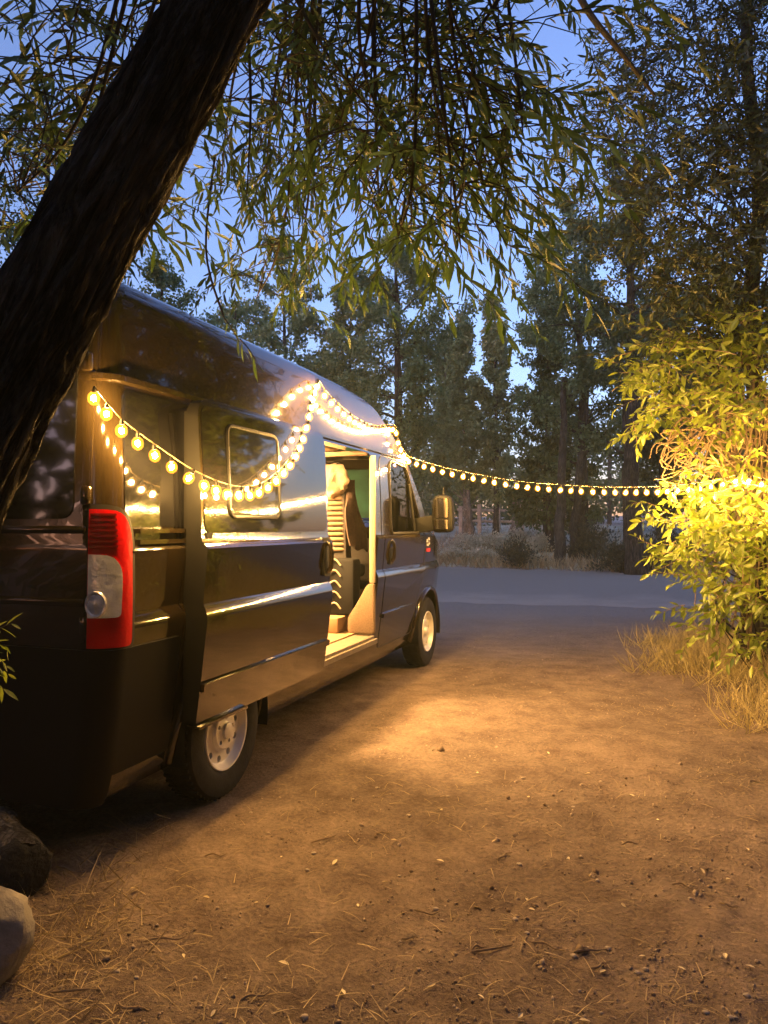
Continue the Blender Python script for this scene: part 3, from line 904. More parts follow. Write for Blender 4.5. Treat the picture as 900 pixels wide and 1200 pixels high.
for k in range(5):
    z = .78 + k*.095
    mb = MB(); mb.tube(catmull([(-.72, 2.415, z), (-.62, 2.40, z+.035), (-.52, 2.40, z-.02), (-.42, 2.405, z+.035), (-.36, 2.41, z-.02)], 4), .008, 6)
    link('basket_loop', mb.mesh(sm=60), M['cream'], bk, True)

# ================================================================== string lights
def ico(r, sub):
    bm = bmesh.new(); bmesh.ops.create_icosphere(bm, subdivisions=sub, radius=r)
    return bm
def bulb_mesh():
    me = bpy.data.meshes.new('bulb')
    bm = ico(.0124, 1)
    for v in bm.verts: v.co.z = v.co.z*1.2
    n0 = len(bm.faces)
    me0 = bpy.data.meshes.new('t'); bm.to_mesh(me0); bm.free()
    bm = ico(.0265, 2)
    for v in bm.verts: v.co.z = v.co.z*1.18
    bm.from_mesh(me0)
    bm.faces.ensure_lookup_table()
    for f in bm.faces:
        f.material_index = 0 if f.calc_center_median().length < .0185 else 1
    bm.to_mesh(me); bm.free(); smooth(me, 180)
    me.materials.append(M['core']); me.materials.append(M['globe'])
    return me
BME = bulb_mesh()
sk = MB(); sk.tube([(0, 0, .026), (0, 0, .036), (0, 0, .052)], [.010, .009, .005], 8); SKM = sk.mesh(sm=40); SKM.materials.append(M['plastic'])
def strand(name, pts, spacing, label, skip=(), group='warm string lights'):
    path = catmull(pts, 14)
    t = empty(name, path[0]); tag(t, label, 'string lights', group)
    mb = MB(); mb.tube([p + Vector((0, 0, .051)) for p in path], .0028, 5); mb.build('cord', M['cord'], t, 60)
    acc = 0.0; n = 0
    for a, b in zip(path, path[1:]):
        L_ = (b-a).length
        while acc <= L_:
            p = a + (b-a)*(acc/L_)
            acc += spacing*random.uniform(.93, 1.07); n += 1
            o = link('bulb', BME, None, t); o.location = p - Vector(t.location)
            o.rotation_euler = (random.gauss(0, .2), random.gauss(0, .2), 0)
            k = link('socket', SKM, None, o)
        acc -= L_
    return t, n
RC = Vector((-.055, -1.035, 2.03))
A = [RC, onx(130, 492, .045), onx(148, 510, .06), onx(193, 542, .10), onx(232, 566, .155), onx(276, 581, .165), onx(309, 575, .165), onx(338, 548, .155),
     onx(354, 517, .12), onx(363, 484, .08), onx(369, 458, .0), onx(372, 452, -.05), onx(383, 467, -.02), onx(402, 485, .0), onx(420, 498, .0), onx(440, 505, -.01), onx(462, 504, -.04),
     onx(466, 518, -.02), onx(472, 532, -.02), onx(479, 541, -.03)]
sA, nA = strand('string_lights', A, .108, 'strand of glowing amber bulbs hung along the side and roof edge of the black van')
C = [onx(479, 541, -.03), P(526, 555, 7.0), P(600, 569, 6.9), P(652, 574, 6.85), P(707, 577, 6.8), P(765, 577, 6.45), P(808, 574, 6.15), P(838, 570, 5.95), P(853, 567, 5.85), P(870, 563, 5.8), P(893, 568, 5.75), P(925, 574, 5.85), P(950, 570, 6.2)]
sC, nC = strand('string_lights', C, .100, 'strand of glowing amber bulbs stretched through the air from the van to the leafy tree')

# ================================================================== leaves and trees
def leaf_template(wid, seg=4, fold=.25, droop=.12):
    """lanceolate leaf of length 1 along +x, folded along the middle"""
    V = [(0, 0, 0)]; F = []
    prof = {3: [(.3, .85), (.65, .9)], 4: [(.22, .75), (.5, 1.0), (.78, .62)]}[seg]
    for t, k in prof:
        z = -droop*t*t
        V += [(t, wid*.5*k, z + fold*wid*.5*k), (t, 0, z), (t, -wid*.5*k, z + fold*wid*.5*k)]
    V.append((1, 0, -droop))
    n = len(prof)
    F += [(0, 2, 1), (0, 3, 2)]
    for i in range(n-1):
        b = 1+3*i
        F += [(b, b+1, b+4, b+3), (b+1, b+2, b+5, b+4)]
    b = 1+3*(n-1); e = len(V)-1
    F += [(b, b+1, e), (b+1, b+2, e)]
    return np.array(V, float), F

def leaves_mesh(name, Tm, X, Y, Z, P_, sc):
    """join leaves; X,Y,Z frames (n,3), positions P_, scales sc"""
    V, F = Tm; n = len(P_); m = len(V)
    vv = (V[None, :, 0, None]*X[:, None, :] + V[None, :, 1, None]*Y[:, None, :] + V[None, :, 2, None]*Z[:, None, :])*sc[:, None, None] + P_[:, None, :]
    vv = vv.reshape(-1, 3)
    li = []; ls = []; 
    for f in F: ls.append(len(f)); li.extend(f)
    li = np.array(li); ls = np.array(ls)
    loops = (li[None, :] + (np.arange(n)*m)[:, None]).reshape(-1)
    cnt = np.tile(ls, n); start = np.concatenate(([0], np.cumsum(cnt)[:-1]))
    me = bpy.data.meshes.new(name)
    me.vertices.add(len(vv)); me.vertices.foreach_set('co', vv.astype(np.float32).ravel())
    me.loops.add(len(loops)); me.loops.foreach_set('vertex_index', loops.astype(np.int32))
    me.polygons.add(len(cnt)); me.polygons.foreach_set('loop_start', start.astype(np.int32)); me.polygons.foreach_set('loop_total', cnt.astype(np.int32))
    me.update(calc_edges=True); me.validate()
    return me

def frames(X, rng, flat=None):
    X = X/np.linalg.norm(X, axis=1, keepdims=True)
    U = rng.normal(size=X.shape)
    if flat is not None: U = U*(1-flat) + np.array([0, 0, 1.6])*flat
    Y = np.cross(U, X); Y /= np.maximum(1e-6, np.linalg.norm(Y, axis=1, keepdims=True))
    Z = np.cross(X, Y)
    return X, Y, Z

def in_frame(p, mar=0):
    d, r = rd(p)
    if d < .3: return None
    px = 450 + r/d*FPX; py = 616 - (p[2]-CAM.z)/d*FPX
    if -mar < px < 900+mar and -mar < py < 1200+mar: return px, py, d
    return None

def leaf_objects(parent, Tm, mat, X, Y, Z, P_, sc, nmax, name='leaf'):
    """the leaves that show largest become single parts; returns the mask of the rest"""
    size = np.zeros(len(P_))
    for i in range(len(P_)):
        q = in_frame(P_[i])
        if q: size[i] = sc[i]/q[2]
    idx = np.argsort(-size)[:nmax]; idx = idx[size[idx] > 0]
    V, F = Tm; me = bpy.data.meshes.new(name); me.from_pydata([tuple(v) for v in V], [], F); me.materials.append(mat)
    inv = wmat(parent).inverted()
    for i in idx:
        o = bpy.data.objects.new(name, me); COL.objects.link(o); o.parent = parent
        m = Matrix(((X[i][0], Y[i][0], Z[i][0], P_[i][0]), (X[i][1], Y[i][1], Z[i][1], P_[i][1]), (X[i][2], Y[i][2], Z[i][2], P_[i][2]), (0, 0, 0, 1)))
        o.matrix_basis = inv @ m @ Matrix.Diagonal((sc[i], sc[i], sc[i], 1))
    keep = np.ones(len(P_), bool); keep[idx] = False
    return keep

def clear_of_van(p, m=.05):
    """true when a point is outside the van's box"""
    return not (-2.1-m < p[0] < .16+m and -1.08-m < p[1] < 5.05+m and p[2] < (2.71 if p[1] < 2.9 else 2.3)+m)

class Foliage:
    """collects twigs and their leaves"""
    def __init__(s, seed): s.rng = np.random.default_rng(seed); s.tw = MB(); s.p = []; s.x = []; s.s = []
    def twig(s, start, dirn, length, nleaf, lsize, droop=.6, rad=.004, spread=.9, sides=4):
        p = Vector(start); d = Vector(dirn).normalized(); n = 7; pts = [p.copy()]
        st = length/n
        for i in range(n):
            d = (d + Vector((s.rng.normal()*.13, s.rng.normal()*.13, s.rng.normal()*.1 - droop/n))).normalized()
            p = p + d*st; pts.append(p.copy())
        if any(not clear_of_van(q) for q in pts): return None
        s.tw.tube(pts, [rad*(1-.75*i/n) for i in range(n+1)], sides, caps=False)
        for k in range(nleaf):
            t = (k+.6)/nleaf*n; i = min(n-1, int(t)); f = t-i
            q = pts[i]*(1-f) + pts[i+1]*f; dd = (pts[i+1]-pts[i]).normalized()
            side = dd.orthogonal().normalized(); side.rotate(Matrix.Rotation(k*2.4 + s.rng.uniform(-.5, .5), 3, dd))
            x = dd*(.55 + .5*k/nleaf) + side*spread*s.rng.uniform(.5, 1.1) + Vector((0, 0, -.35*droop - .1))
            s.p.append(q); s.x.append(x); s.s.append(lsize*s.rng.uniform(.6, 1.2))
        return pts
    def arrays(s, flat=.35):
        P_ = np.array([tuple(v) for v in s.p]); X = np.array([tuple(v) for v in s.x])
        X, Y, Z = frames(X, s.rng, flat)
        return X, Y, Z, P_, np.array(s.s)
    def finish(s, tree, Tm, mat, twmat, nsingle, name='foliage', flat=.35):
        X, Y, Z, P_, sc = s.arrays(flat)
        keep = leaf_objects(tree, Tm, mat, X, Y, Z, P_, sc, nsingle) if nsingle else np.ones(len(P_), bool)
        me = leaves_mesh(name, Tm, X[keep], Y[keep], Z[keep], P_[keep], sc[keep])
        o = link(name, me, mat, tree, True); tag(o, kind='stuff')
        o = s.tw.build('twigs', twmat, tree, 60); tag(o, kind='stuff')
        return len(P_)

def bark_tube(mb, pts, rad, sides=28, amp=.04, freq=(9, 2.2), seed=0):
    """trunk or limb with a fissured surface"""
    pts = [Vector(p) for p in pts]; rows = []; up = None; L_ = 0
    for i, p in enumerate(pts):
        t = (pts[min(i+1, len(pts)-1)] - pts[max(i-1, 0)]).normalized()
        if up is None: up = Vector((1, 0, 0)) if abs(t.x) < .8 else Vector((0, 1, 0))
        a = t.cross(up).normalized(); b = a.cross(t).normalized(); up = b
        if i: L_ += (pts[i]-pts[i-1]).length
        row = []
        for k in range(sides):
            th = 2*math.pi*k/sides; c, sn = math.cos(th), math.sin(th)
            v = Vector((c*freq[0]*.35, sn*freq[0]*.35, L_*freq[1] + seed*11))
            n = mnoise.fractal(v, 1.0, 2.0, 3); ridge = 1 - abs(mnoise.noise(v*1.7 + Vector((3, 1, 0))))*2.2
            rr = rad[i]*(1 + amp*1.2*n + amp*ridge)
            row.append(p + (a*c + b*sn)*rr)
        rows.append(row)
    mb.quadgrid(rows, True)

# ---------------------------------------------------------------- near leaning willow
def near_willow():
    D = 2.0
    base = CAM + FW*D + RT*(-1.80); base.z = -.05
    t = empty('willow_tree', (base.x, base.y, 0))
    tag(t, 'leaning dark-barked willow with drooping narrow leaves behind the van', 'tree')
    def cr(r, z, d=D):
        q = CAM + FW*d + RT*r; q.z = z; return q
    tp = catmull([cr(-1.86, -.08), cr(-1.62, .55), cr(-1.36, 1.15), cr(-1.145, 1.65), cr(-.905, 2.11), cr(-.68, 2.53), cr(-.476, 2.92, 2.02), cr(-.22, 3.45, 2.1), cr(-.02, 4.05, 2.25), cr(.08, 4.6, 2.4)], 16)
    n = len(tp)
    rad = []
    for i, p in enumerate(tp):
        z = p.z
        r = .140 - .022*max(0, z-1.2) + .10*max(0, .7-z)**1.5
        if z > 3.6: r *= max(.35, 1 - .5*(z-3.6))
        rad.append(r)
    mb = MB(); bark_tube(mb, tp, rad, 110, .13, (16, 4.2), 1)
    mb.build('trunk', M['bark_willow'], t, 180)
    fo = Foliage(11)
    lm = MB()
    # (pixel x, pixel y, depth, spread, twigs, droop): where the boughs hang
    boughs = [(35, 40, 2.9, .34, 18, .5), (120, 40, 3.2, .36, 20, .5), (50, 130, 3.0, .34, 18, .6), (135, 130, 3.4, .30, 12, .6), (15, 210, 2.7, .26, 14, .7), (75, 215, 3.1, .28, 14, .7), (30, 285, 3.0, .22, 12, .8), (110, 255, 3.5, .24, 9, .7),
              (330, 30, 3.0, .34, 20, .6), (420, 30, 3.2, .40, 22, .6), (500, 30, 3.0, .36, 18, .6), (570, 40, 3.2, .30, 13, .7), (345, 110, 3.4, .34, 20, .7), (425, 110, 3.1, .34, 22, .7), (500, 110, 3.3, .32, 18, .7),
              (570, 125, 3.0, .25, 13, .8), (305, 170, 3.9, .30, 13, .8), (370, 190, 3.6, .32, 19, .8), (450, 190, 3.2, .30, 21, .8), (525, 185, 3.0, .26, 15, .8), (600, 150, 2.9, .18, 7, .9), 
              (350, 255, 4.2, .30, 13, .9), (425, 250, 3.5, .25, 14, .9), (490, 245, 3.0, .20, 15, .9), (550, 255, 2.8, .15, 8, .9), (300, 250, 4.4, .26, 7, .9), (335, 320, 4.6, .24, 7, .9), (240, 100, 3.8, .22, 6, .8), (250, 215, 4.3, .2, 4, .9), (300, 340, 4.3, .16, 4, .9), (590, 215, 3.2, .15, 5, .9)]
    top = [tp[int(n*.82)], tp[int(n*.90)], tp[n-1]]
    for bi, (px, py, d, sp, nt_, dr) in enumerate(boughs):
        c = P(px, py - 14, d)
        s0 = top[bi % 3]
        hi = max(c.z + .30, 3.75)
        mid = s0.lerp(c, .45); mid.z = max(hi, s0.z + .15)
        mid2 = s0.lerp(c, .72) + RT*float(fo.rng.normal()*.04); mid2.z = c.z + .22
        end = c + Vector((fo.rng.normal()*.06, fo.rng.normal()*.06, -.12))
        bp = catmull([s0, mid, mid2, end], 9)
        lm.tube(bp, [.015*(1-.80*i/(len(bp)-1)) for i in range(len(bp))], 6, caps=False)
        for k in range(int(nt_*1.3)):
            g = fo.rng.normal(size=3)*sp*.78
            st = c + Vector((g[0], g[1], g[2]*.9 + sp*.35))
            # the twig starts from the bough
            j = bp[int(len(bp)*fo.rng.uniform(.72, .99))]
            dv = (st - j) + RT*float(fo.rng.normal()*.15 + .10) + Vector((0, 0, -.1))
            a = j.lerp(st, .5)
            if in_frame(st, 60) and clear_of_van(st, .15):
                fo.tw.tube([j, a + Vector((0, 0, .03)), st], [.0038, .0032, .0028], 4, caps=False)
            fo.twig(st, dv + Vector((fo.rng.normal()*.3, fo.rng.normal()*.3, 0)), fo.rng.uniform(.28, .55), int(fo.rng.integers(13, 21)), fo.rng.uniform(.074, .108), dr, .0028, .85)
    # a few long boughs that stay clear of the leaves
    for a, b, c_ in (((285, -40, 3.0), (292, 110, 3.0), (288, 225, 3.05)), ((600, -30, 3.0), (540, 60, 3.0), (470, 150, 3.05)), ((330, -40, 2.9), (385, 60, 2.9), (470, 170, 2.95))):
        lm.tube(catmull([P(*a), P(*b), P(*c_)], 8), [.009*(1-.75*i/16) for i in range(17)], 6, caps=False)
    # leafy end that dangles in front of the van roof, and a sprig near the foot
    for (px, py, d, px2, py2) in ((262, 372, 2.9, 285, 400), (280, 396, 2.9, 310, 418)):
        a = P(px, py, d); b = P(px2, py2, d)
        fo.twig(a, (b-a) + Vector((0, 0, -.02)), .14, 5, .085, 1.0, .003, .8)
    lm.tube(catmull([P(250, 180, 3.4), P(240, 290, 3.1), P(262, 372, 2.9)], 6), [.005]*12 + [.003], 5, caps=False)
    lm.build('limbs', M['branch'], t, 60)['kind'] = 'stuff'
    # unseen crown leaves, added above and behind the camera to shade van and ground
    rg_ = np.random.default_rng(15); cc = rg_.normal(size=(70, 3))*np.array([2.0, 1.8, .65]) + np.array([-.2, -4.6, 5.2])
    for q in cc[:26]:
        bp = catmull([tp[-1], tp[-1].lerp(Vector(q), .5) + Vector((0, 0, .3)), Vector(q)], 5)
        if not any(in_frame(w_, 30) for w_ in bp[3:]): lm.tube(bp, [.05*(1-.8*i/10) for i in range(11)], 6, caps=False)
    Pc = cc[rg_.integers(0, 70, 12000)] + rg_.normal(size=(12000, 3))*.42
    Pc = Pc[np.array([in_frame(q, 40) is None and q[2] > 3.2 for q in Pc])]
    Xc, Yc, Zc = frames(rg_.normal(size=Pc.shape) + np.array([0, 0, -.8]), rg_, .4)
    tag(link('shade_crown', leaves_mesh('shade_crown', leaf_template(.26, 3), Xc, Yc, Zc, Pc, rg_.uniform(.14, .26, len(Pc))), M['leaf_willow'], t, True), kind='stuff')
    cnt = fo.finish(t, leaf_template(.20, 4), M['leaf_willow'], M['branch'], 300)
    return cnt
n_w = near_willow()

# ---------------------------------------------------------------- tree on the right margin
def right_tree():
    b = P(893, 800, 7.35); b.z = ground_h(b.x, b.y)
    t = empty('cottonwood_tree', b)
    tag(t, 'leafy tree on the right margin with its lower leaves lit yellow by bulbs', 'tree')
    def Q(px, py, d): return P(px, py, d)
    mb = MB()
    tr = catmull([Q(888, 812, 7.3), Q(890, 740, 7.35), Q(884, 640, 7.4), Q(892, 520, 7.45), Q(880, 380, 7.5), Q(895, 220, 7.4), Q(880, 60, 7.3), Q(890, -150, 7.2)], 10)
    bark_tube(mb, tr, [.115 - .07*i/(len(tr)-1) for i in range(len(tr))], 28, .08, (9, 2.5), 4)
    tr2 = catmull([Q(905, 812, 7.2), Q(912, 700, 7.2), Q(902, 560, 7.1), Q(925, 400, 7.0), Q(905, 200, 6.9), Q(915, 0, 6.8)], 10)
    bark_tube(mb, tr2, [.085 - .05*i/(len(tr2)-1) for i in range(len(tr2))], 24, .08, (9, 2.5), 6)
    tr3 = catmull([Q(878, 806, 7.35), Q(868, 760, 7.3), Q(872, 690, 7.2), Q(858, 620, 7.1), Q(862, 540, 7.0)], 8)
    bark_tube(mb, tr3, [.045 - .03*i/(len(tr3)-1) for i in range(len(tr3))], 16, .08, (9, 2.5), 9)
    mb.build('trunk', M['bark_mid'], t, 180)
    lm = MB()
    lm.tube(catmull([Q(660, -60, 5.2), Q(692, 5, 5.2), Q(735, 60, 5.3), Q(770, 106, 5.5)], 8), [.030 - .018*i/24 for i in range(25)], 8)
    # dark upper crown
    fo = Foliage(23)
    def crown(fo, regions, lsize, nleaf, dr):
        for (px, py, d, sx, sy, nt_) in regions:
            c0 = Q(px, py, d)
            zt = c0.z - fo.rng.uniform(.5, 1.3)
            at = tr[min(range(len(tr)), key=lambda i: abs(tr[i].z - zt))]
            w1 = Vector(tuple(fo.rng.normal(size=3)*.10)); w2 = Vector(tuple(fo.rng.normal(size=3)*.08))
            bp = catmull([at, at.lerp(c0, .4) + w1 + Vector((0, 0, -.02)), at.lerp(c0, .75) + w2, c0], 7)
            lm.tube(bp, [.013*(1-.85*i/(len(bp)-1)) for i in range(len(bp))], 5, caps=False)
            for k in range(nt_):
                g = fo.rng.normal(size=3)
                st = c0 + RT*float(g[0]*sx) + FW*float(g[1]*.45) + Vector((0, 0, g[2]*sy))
                if st.z < .35: continue
                dv = RT*float(fo.rng.normal() - .5) + FW*float(fo.rng.normal()*.8 - .3) + Vector((0, 0, fo.rng.normal()*.5))
                fo.twig(st, dv, fo.rng.uniform(.22, .45), nleaf, lsize*fo.rng.uniform(.8, 1.2), dr, .004, .9)
    R_ = []
    rg = np.random.default_rng(5)
    for py in range(-30, 430, 42):
        x0 = np.interp(py, [-30, 100, 180, 260, 330, 430], [770, 715, 690, 740, 770, 765])
        for px in np.arange(x0+10, 930, 48):
            den = 40 if px > 800 else 28
            if py < 60 and px < 790: den = 11
            R_.append((px + rg.normal()*12, py + rg.normal()*10, 6.9 + rg.normal()*.5, .19, .18, den))
    crown(fo, R_, .088, 12, .35)
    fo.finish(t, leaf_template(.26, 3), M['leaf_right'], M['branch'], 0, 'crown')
    # lower boughs, bulb light also put into their leaf colour
    fl = Foliage(29)
    R2 = []
    for (px, py, d, n_) in ((800, 395, 6.7, 12), (850, 400, 6.6, 15), (890, 400, 6.6, 14), (775, 425, 6.7, 8), (815, 440, 6.6, 14), (860, 450, 6.6, 14), (770, 480, 6.6, 7), (800, 480, 6.6, 12), (840, 500, 6.6, 10), (885, 490, 6.7, 10), (760, 435, 6.7, 4),
                            (850, 545, 6.7, 8), (880, 550, 6.8, 10), (840, 590, 6.5, 14), (870, 600, 6.4, 16), (815, 605, 6.5, 10), (835, 635, 6.4, 16), (870, 645, 6.4, 16), (815, 650, 6.5, 7), (860, 690, 6.4, 15), (895, 620, 6.4, 14), (895, 680, 6.4, 12), (830, 690, 6.5, 7), (880, 725, 6.5, 9), (845, 735, 6.5, 4), (800, 595, 6.5, 3)):
        R2.append((px, py, d, .12, .11, int(n_*1.9)))
    crown(fl, R2, .105, 9, .25)
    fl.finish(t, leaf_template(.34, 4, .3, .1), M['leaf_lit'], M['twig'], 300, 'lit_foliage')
    # tangle of bare twigs
    for k in range(26):
        g = rg.normal(size=8)
        a = Q(885 + g[0]*15, 500 + g[1]*40, 6.7); b_ = Q(830 + g[2]*22, 505 + g[3]*26, 6.55); c_ = Q(775 + abs(g[4])*26, 535 + g[5]*12, 6.5)
        pts = catmull([a, b_, c_, c_ + RT*float(.10*g[6]) + Vector((0, 0, -.05 - .06*abs(g[7])))], 6)
        lm.tube(pts, [.010 - .006*i/(len(pts)-1) for i in range(len(pts))], 5, mi=1, caps=False)
    for k in range(34):
        g = np.clip(rg.normal(size=8), -1.3, 1.3)
        a = Q(885 + g[0]*12, 620 + g[1]*110, 6.9); b_ = Q(868 + g[2]*25, 600 + g[3]*110, 6.75); c_ = Q(850 + g[4]*30, 600 + g[5]*110, 6.6)
        if min(a.z, b_.z, c_.z) < .1: continue
        pts = catmull([a, b_, c_], 6)
        lm.tube(pts, [.008 - .005*i/(len(pts)-1) for i in range(len(pts))], 5, mi=1, caps=False)
    lm.build('limbs', [M['branch'], M['twig']], t, 60)['kind'] = 'stuff'
right_tree()

# ---------------------------------------------------------------- trees across the road and around
QUAD = leaf_template(.48, 3, .2, .1)
def tree_geo(H, hw, hb, tr, nl, lsz, rng, style, lean=0.0, dense=1.0):
    """trunk mesh builder and leaf arrays of one tree standing at the origin"""
    mb = MB(); pts = []
    n = 14; x = y = 0.0
    for i in range(n+1):
        t = i/n
        x += rng.normal()*.018*H/ n*2 + lean*H/n; y += rng.normal()*.018*H/n*2
        pts.append(Vector((x, y, -.15 + t*(H*.96 + .15))))
    mb.tube(pts, [tr*(1-.88*(i/n)**.9)*(1.25 if i == 0 else 1) for i in range(n+1)], 9, caps=False)
    C = []; 
    nlimb = int((26 if style != 'poplar' else 34)*dense)
    for k in range(nlimb):
        t = hb + (1-hb)*(k + rng.uniform(0, 1))/nlimb*.97
        p0 = pts[min(n-1, int(t*n))].lerp(pts[min(n, int(t*n)+1)], t*n % 1)
        ang = k*2.4 + rng.uniform(-.6, .6)
        prof = {'round': math.sin(math.pi*min(1, max(.02, (t-hb)/(1-hb)*.85+.12)))**.7, 'poplar': (1-.75*(t-hb)/(1-hb))*min(1, .45+2.2*(t-hb)),
                'cone': 1.02-.85*(t-hb)/(1-hb), 'spread': math.sin(math.pi*min(1, .25+.7*(t-hb)/(1-hb)))}[style]
        L_ = hw*prof*rng.uniform(.7, 1.15)
        up = {'round': .55, 'poplar': 1.8, 'cone': .25, 'spread': .45}[style]*rng.uniform(.6, 1.3)
        d = Vector((math.cos(ang), math.sin(ang), up))
        q = [p0]
        for j in range(5):
            d = d + Vector((rng.normal()*.16, rng.normal()*.16, .05 + rng.normal()*.12))
            q.append(q[-1] + Vector((d.x, d.y, d.z))*L_/5)
        mb.tube(q, [tr*.30*(1-t*.6)*(1-.85*j/5) for j in range(6)], 5, caps=False)
        for j in range(2, 6):
            C.append((q[j], .14 + .22*L_*(1-.1*j)))
            if rng.uniform() < .6:
                s_ = q[j] + Vector((rng.normal(), rng.normal(), rng.normal()*.6))*.22*L_
                mb.tube([q[j], q[j].lerp(s_, .5) + Vector((0, 0, .05)), s_], [tr*.09, tr*.06, tr*.03], 4, caps=False)
                C.append((s_, .08 + .13*L_))
    C.append((pts[-1], .25*hw))
    w_ = np.array([c[1]**1.6 for c in C]); w_ /= w_.sum()
    idx = rng.choice(len(C), nl, p=w_)
    cp = np.array([tuple(c[0]) for c in C])[idx]; cr = np.array([c[1] for c in C])[idx]
    off = rng.normal(size=(nl, 3)); off *= (rng.uniform(.2, 1, size=(nl, 1))/np.maximum(.6, np.linalg.norm(off, axis=1, keepdims=True)))
    pos = cp + off*cr[:, None]*1.5*np.array([1, 1, .8])
    pos[:, 2] = np.maximum(pos[:, 2], .25)
    X = rng.normal(size=(nl, 3)); X[:, 2] -= .5
    X, Y, Z = frames(X, rng, .25)
    sc = lsz*rng.uniform(.55, 1.25, nl)
    return mb, X, Y, Z, pos, sc

def far_tree(name, label, px, d, top, hw_px, leafm, barkm, style='round', hb=.2, tr=.22, nl=6000, lsz=None, seed=1, lean=0., dense=1.0, group='trees across the road'):
    nl = int(nl*2.6)
    rng = np.random.default_rng(seed)
    b = P(px, 616, d); g = ground_h(b.x, b.y); b.z = g
    H = CAM.z + (616-top)/FPX*d - g; hw = hw_px/FPX*d
    t = empty(name, b); tag(t, label, 'tree', group)
    mb, X, Y, Z, pos, sc = tree_geo(H, hw, hb, tr, nl, lsz or max(.09, d*.0060), rng, style, lean, dense)
    link('trunk', mb.mesh('trunk', 60), barkm, t)
    me = leaves_mesh('crown', QUAD, X, Y, Z, pos, sc)
    link('crown', me, leafm, t)
    return t
BD, BM, BP = M['bark_dark'], M['bark_mid'], M['bark_pale']
LF, LP, LD = M['leaf_far'], M['leaf_pop'], M['leaf_deep']
far_tree('deciduous_tree', 'tall dark tree with a thick black trunk rising above the van cab', 466, 28, 262, 68, LF, BD, 'round', .24, .30, 9500, seed=1)
far_tree('deciduous_tree', 'bushy grey-green tree left of the thick black trunk, low over the van roof', 408, 33, 335, 62, LF, BM, 'round', .12, .20, 7000, seed=2)
far_tree('poplar_tree', 'pale slim poplar close to the thick black trunk', 522, 40, 385, 30, LP, BP, 'poplar', .12, .16, 4200, seed=3)
far_tree('poplar_tree', 'pale poplar with whitish stems, shorter one of the poplar pair', 546, 37, 362, 28, LP, BP, 'poplar', .12, .16, 4200, seed=4)
far_tree('poplar_tree', 'tallest pale green poplar standing beside the open gap of sky', 582, 36, 338, 32, LP, BM, 'poplar', .10, .17, 5500, seed=5)
far_tree('deciduous_tree', 'thin tree with sparse bare-looking top branches beside the sky gap', 640, 33, 215, 30, LF, BD, 'spread', .42, .13, 1300, seed=6)
far_tree('deciduous_tree', 'full dark green tree standing behind the string of bulbs across the road', 684, 28, 215, 66, LF, BM, 'round', .10, .26, 11500, seed=7)
far_tree('deciduous_tree', 'bushy low green tree filling in under the full dark green tree', 645, 30, 375, 55, LD, BM, 'cone', .08, .16, 6500, seed=17)
far_tree('cottonwood_tree', 'old rough tree with a forked black trunk next to the lit foliage', 748, 23, 150, 70, LD, BD, 'spread', .45, .32, 6500, seed=8)
far_tree('deciduous_tree', 'dark tree partly hidden behind the yellow-lit leaves', 838, 29, 280, 80, LD, BM, 'round', .10, .25, 9000, seed=9)
far_tree('deciduous_tree', 'low dark tree between the forked black trunk and the lit foliage', 775, 31, 330, 60, LD, BM, 'round', .08, .2, 6500, seed=19)
far_tree('deciduous_tree', 'round grey-green tree showing just over the rear of the van roof', 195, 21, 300, 75, LF, BM, 'round', .2, .2, 6500, seed=10, group='trees beyond the van')
far_tree('deciduous_tree', 'airy tree beyond the van roof where the bulbs reach the gutter', 330, 34, 265, 55, LF, BM, 'round', .2, .2, 5500, seed=11, group='trees beyond the van')
far_tree('deciduous_tree', 'small tree beyond the middle of the van roof', 275, 30, 345, 55, LF, BM, 'round', .2, .2, 4500, seed=12, group='trees beyond the van')
far_tree('deciduous_tree', 'tall olive tree behind the leaning willow trunk', 40, 17, 120, 120, LD, BD, 'round', .2, .25, 8500, seed=13, group='trees beyond the van')
# bare double trunk and pale dead stems on the bank
for i, (px, d, h, lean, r, pale, lab) in enumerate(((655, 27, 7, .03, .17, 0, 'forked bare brown trunk standing on the grassy bank'), (669, 27.4, 7, .10, .13, 0, 'leaning brown trunk crossing the forked one on the bank'), (737, 26, 6, -.02, .15, 0, 'short rough trunk above the dark shrubs on the bank'),
                                              (603, 35, 2.6, .05, .20, 1, 'pale broken dead trunk beyond the grassy bank'), (552, 36, 2.4, -.06, .16, 1, 'pale leaning dead stem by the rail fence'))):
    b = P(px, 616, d); b.z = ground_h(b.x, b.y)
    t = empty('dead_trunk', b); tag(t, lab, 'tree trunk', 'bare trunks on the bank')
    rr = np.random.default_rng(60+i)
    mb = MB(); pts = [Vector((lean*h*k/9 + rr.normal()*.03, rr.normal()*.03, -.1 + h*k/9)) for k in range(10)]
    pts = [RT*p.x + FW*p.y + Vector((0, 0, p.z)) for p in pts]
    bark_tube(mb, catmull(pts, 4), [r*(1.2 - .7*k/36) for k in range(37)], 14, .12, (6, 1.5), i)
    link('trunk', mb.mesh(sm=180), BP if pale else BM, t)
    for k in range(5):
        mb = MB(); z0 = h*rr.uniform(.35, .95); a = rr.uniform(-1, 1)
        p0 = pts[min(9, int(z0/h*9))]; p1 = p0 + RT*float(a*.8) + Vector((0, 0, .5)); mb.tube(catmull([p0, p0.lerp(p1, .5) + Vector((0, 0, -.1)), p1], 4), [.05]*4 + [.035]*4 + [.015], 5)
        link('branch', mb.mesh(sm=60), BP if pale else BM, t)
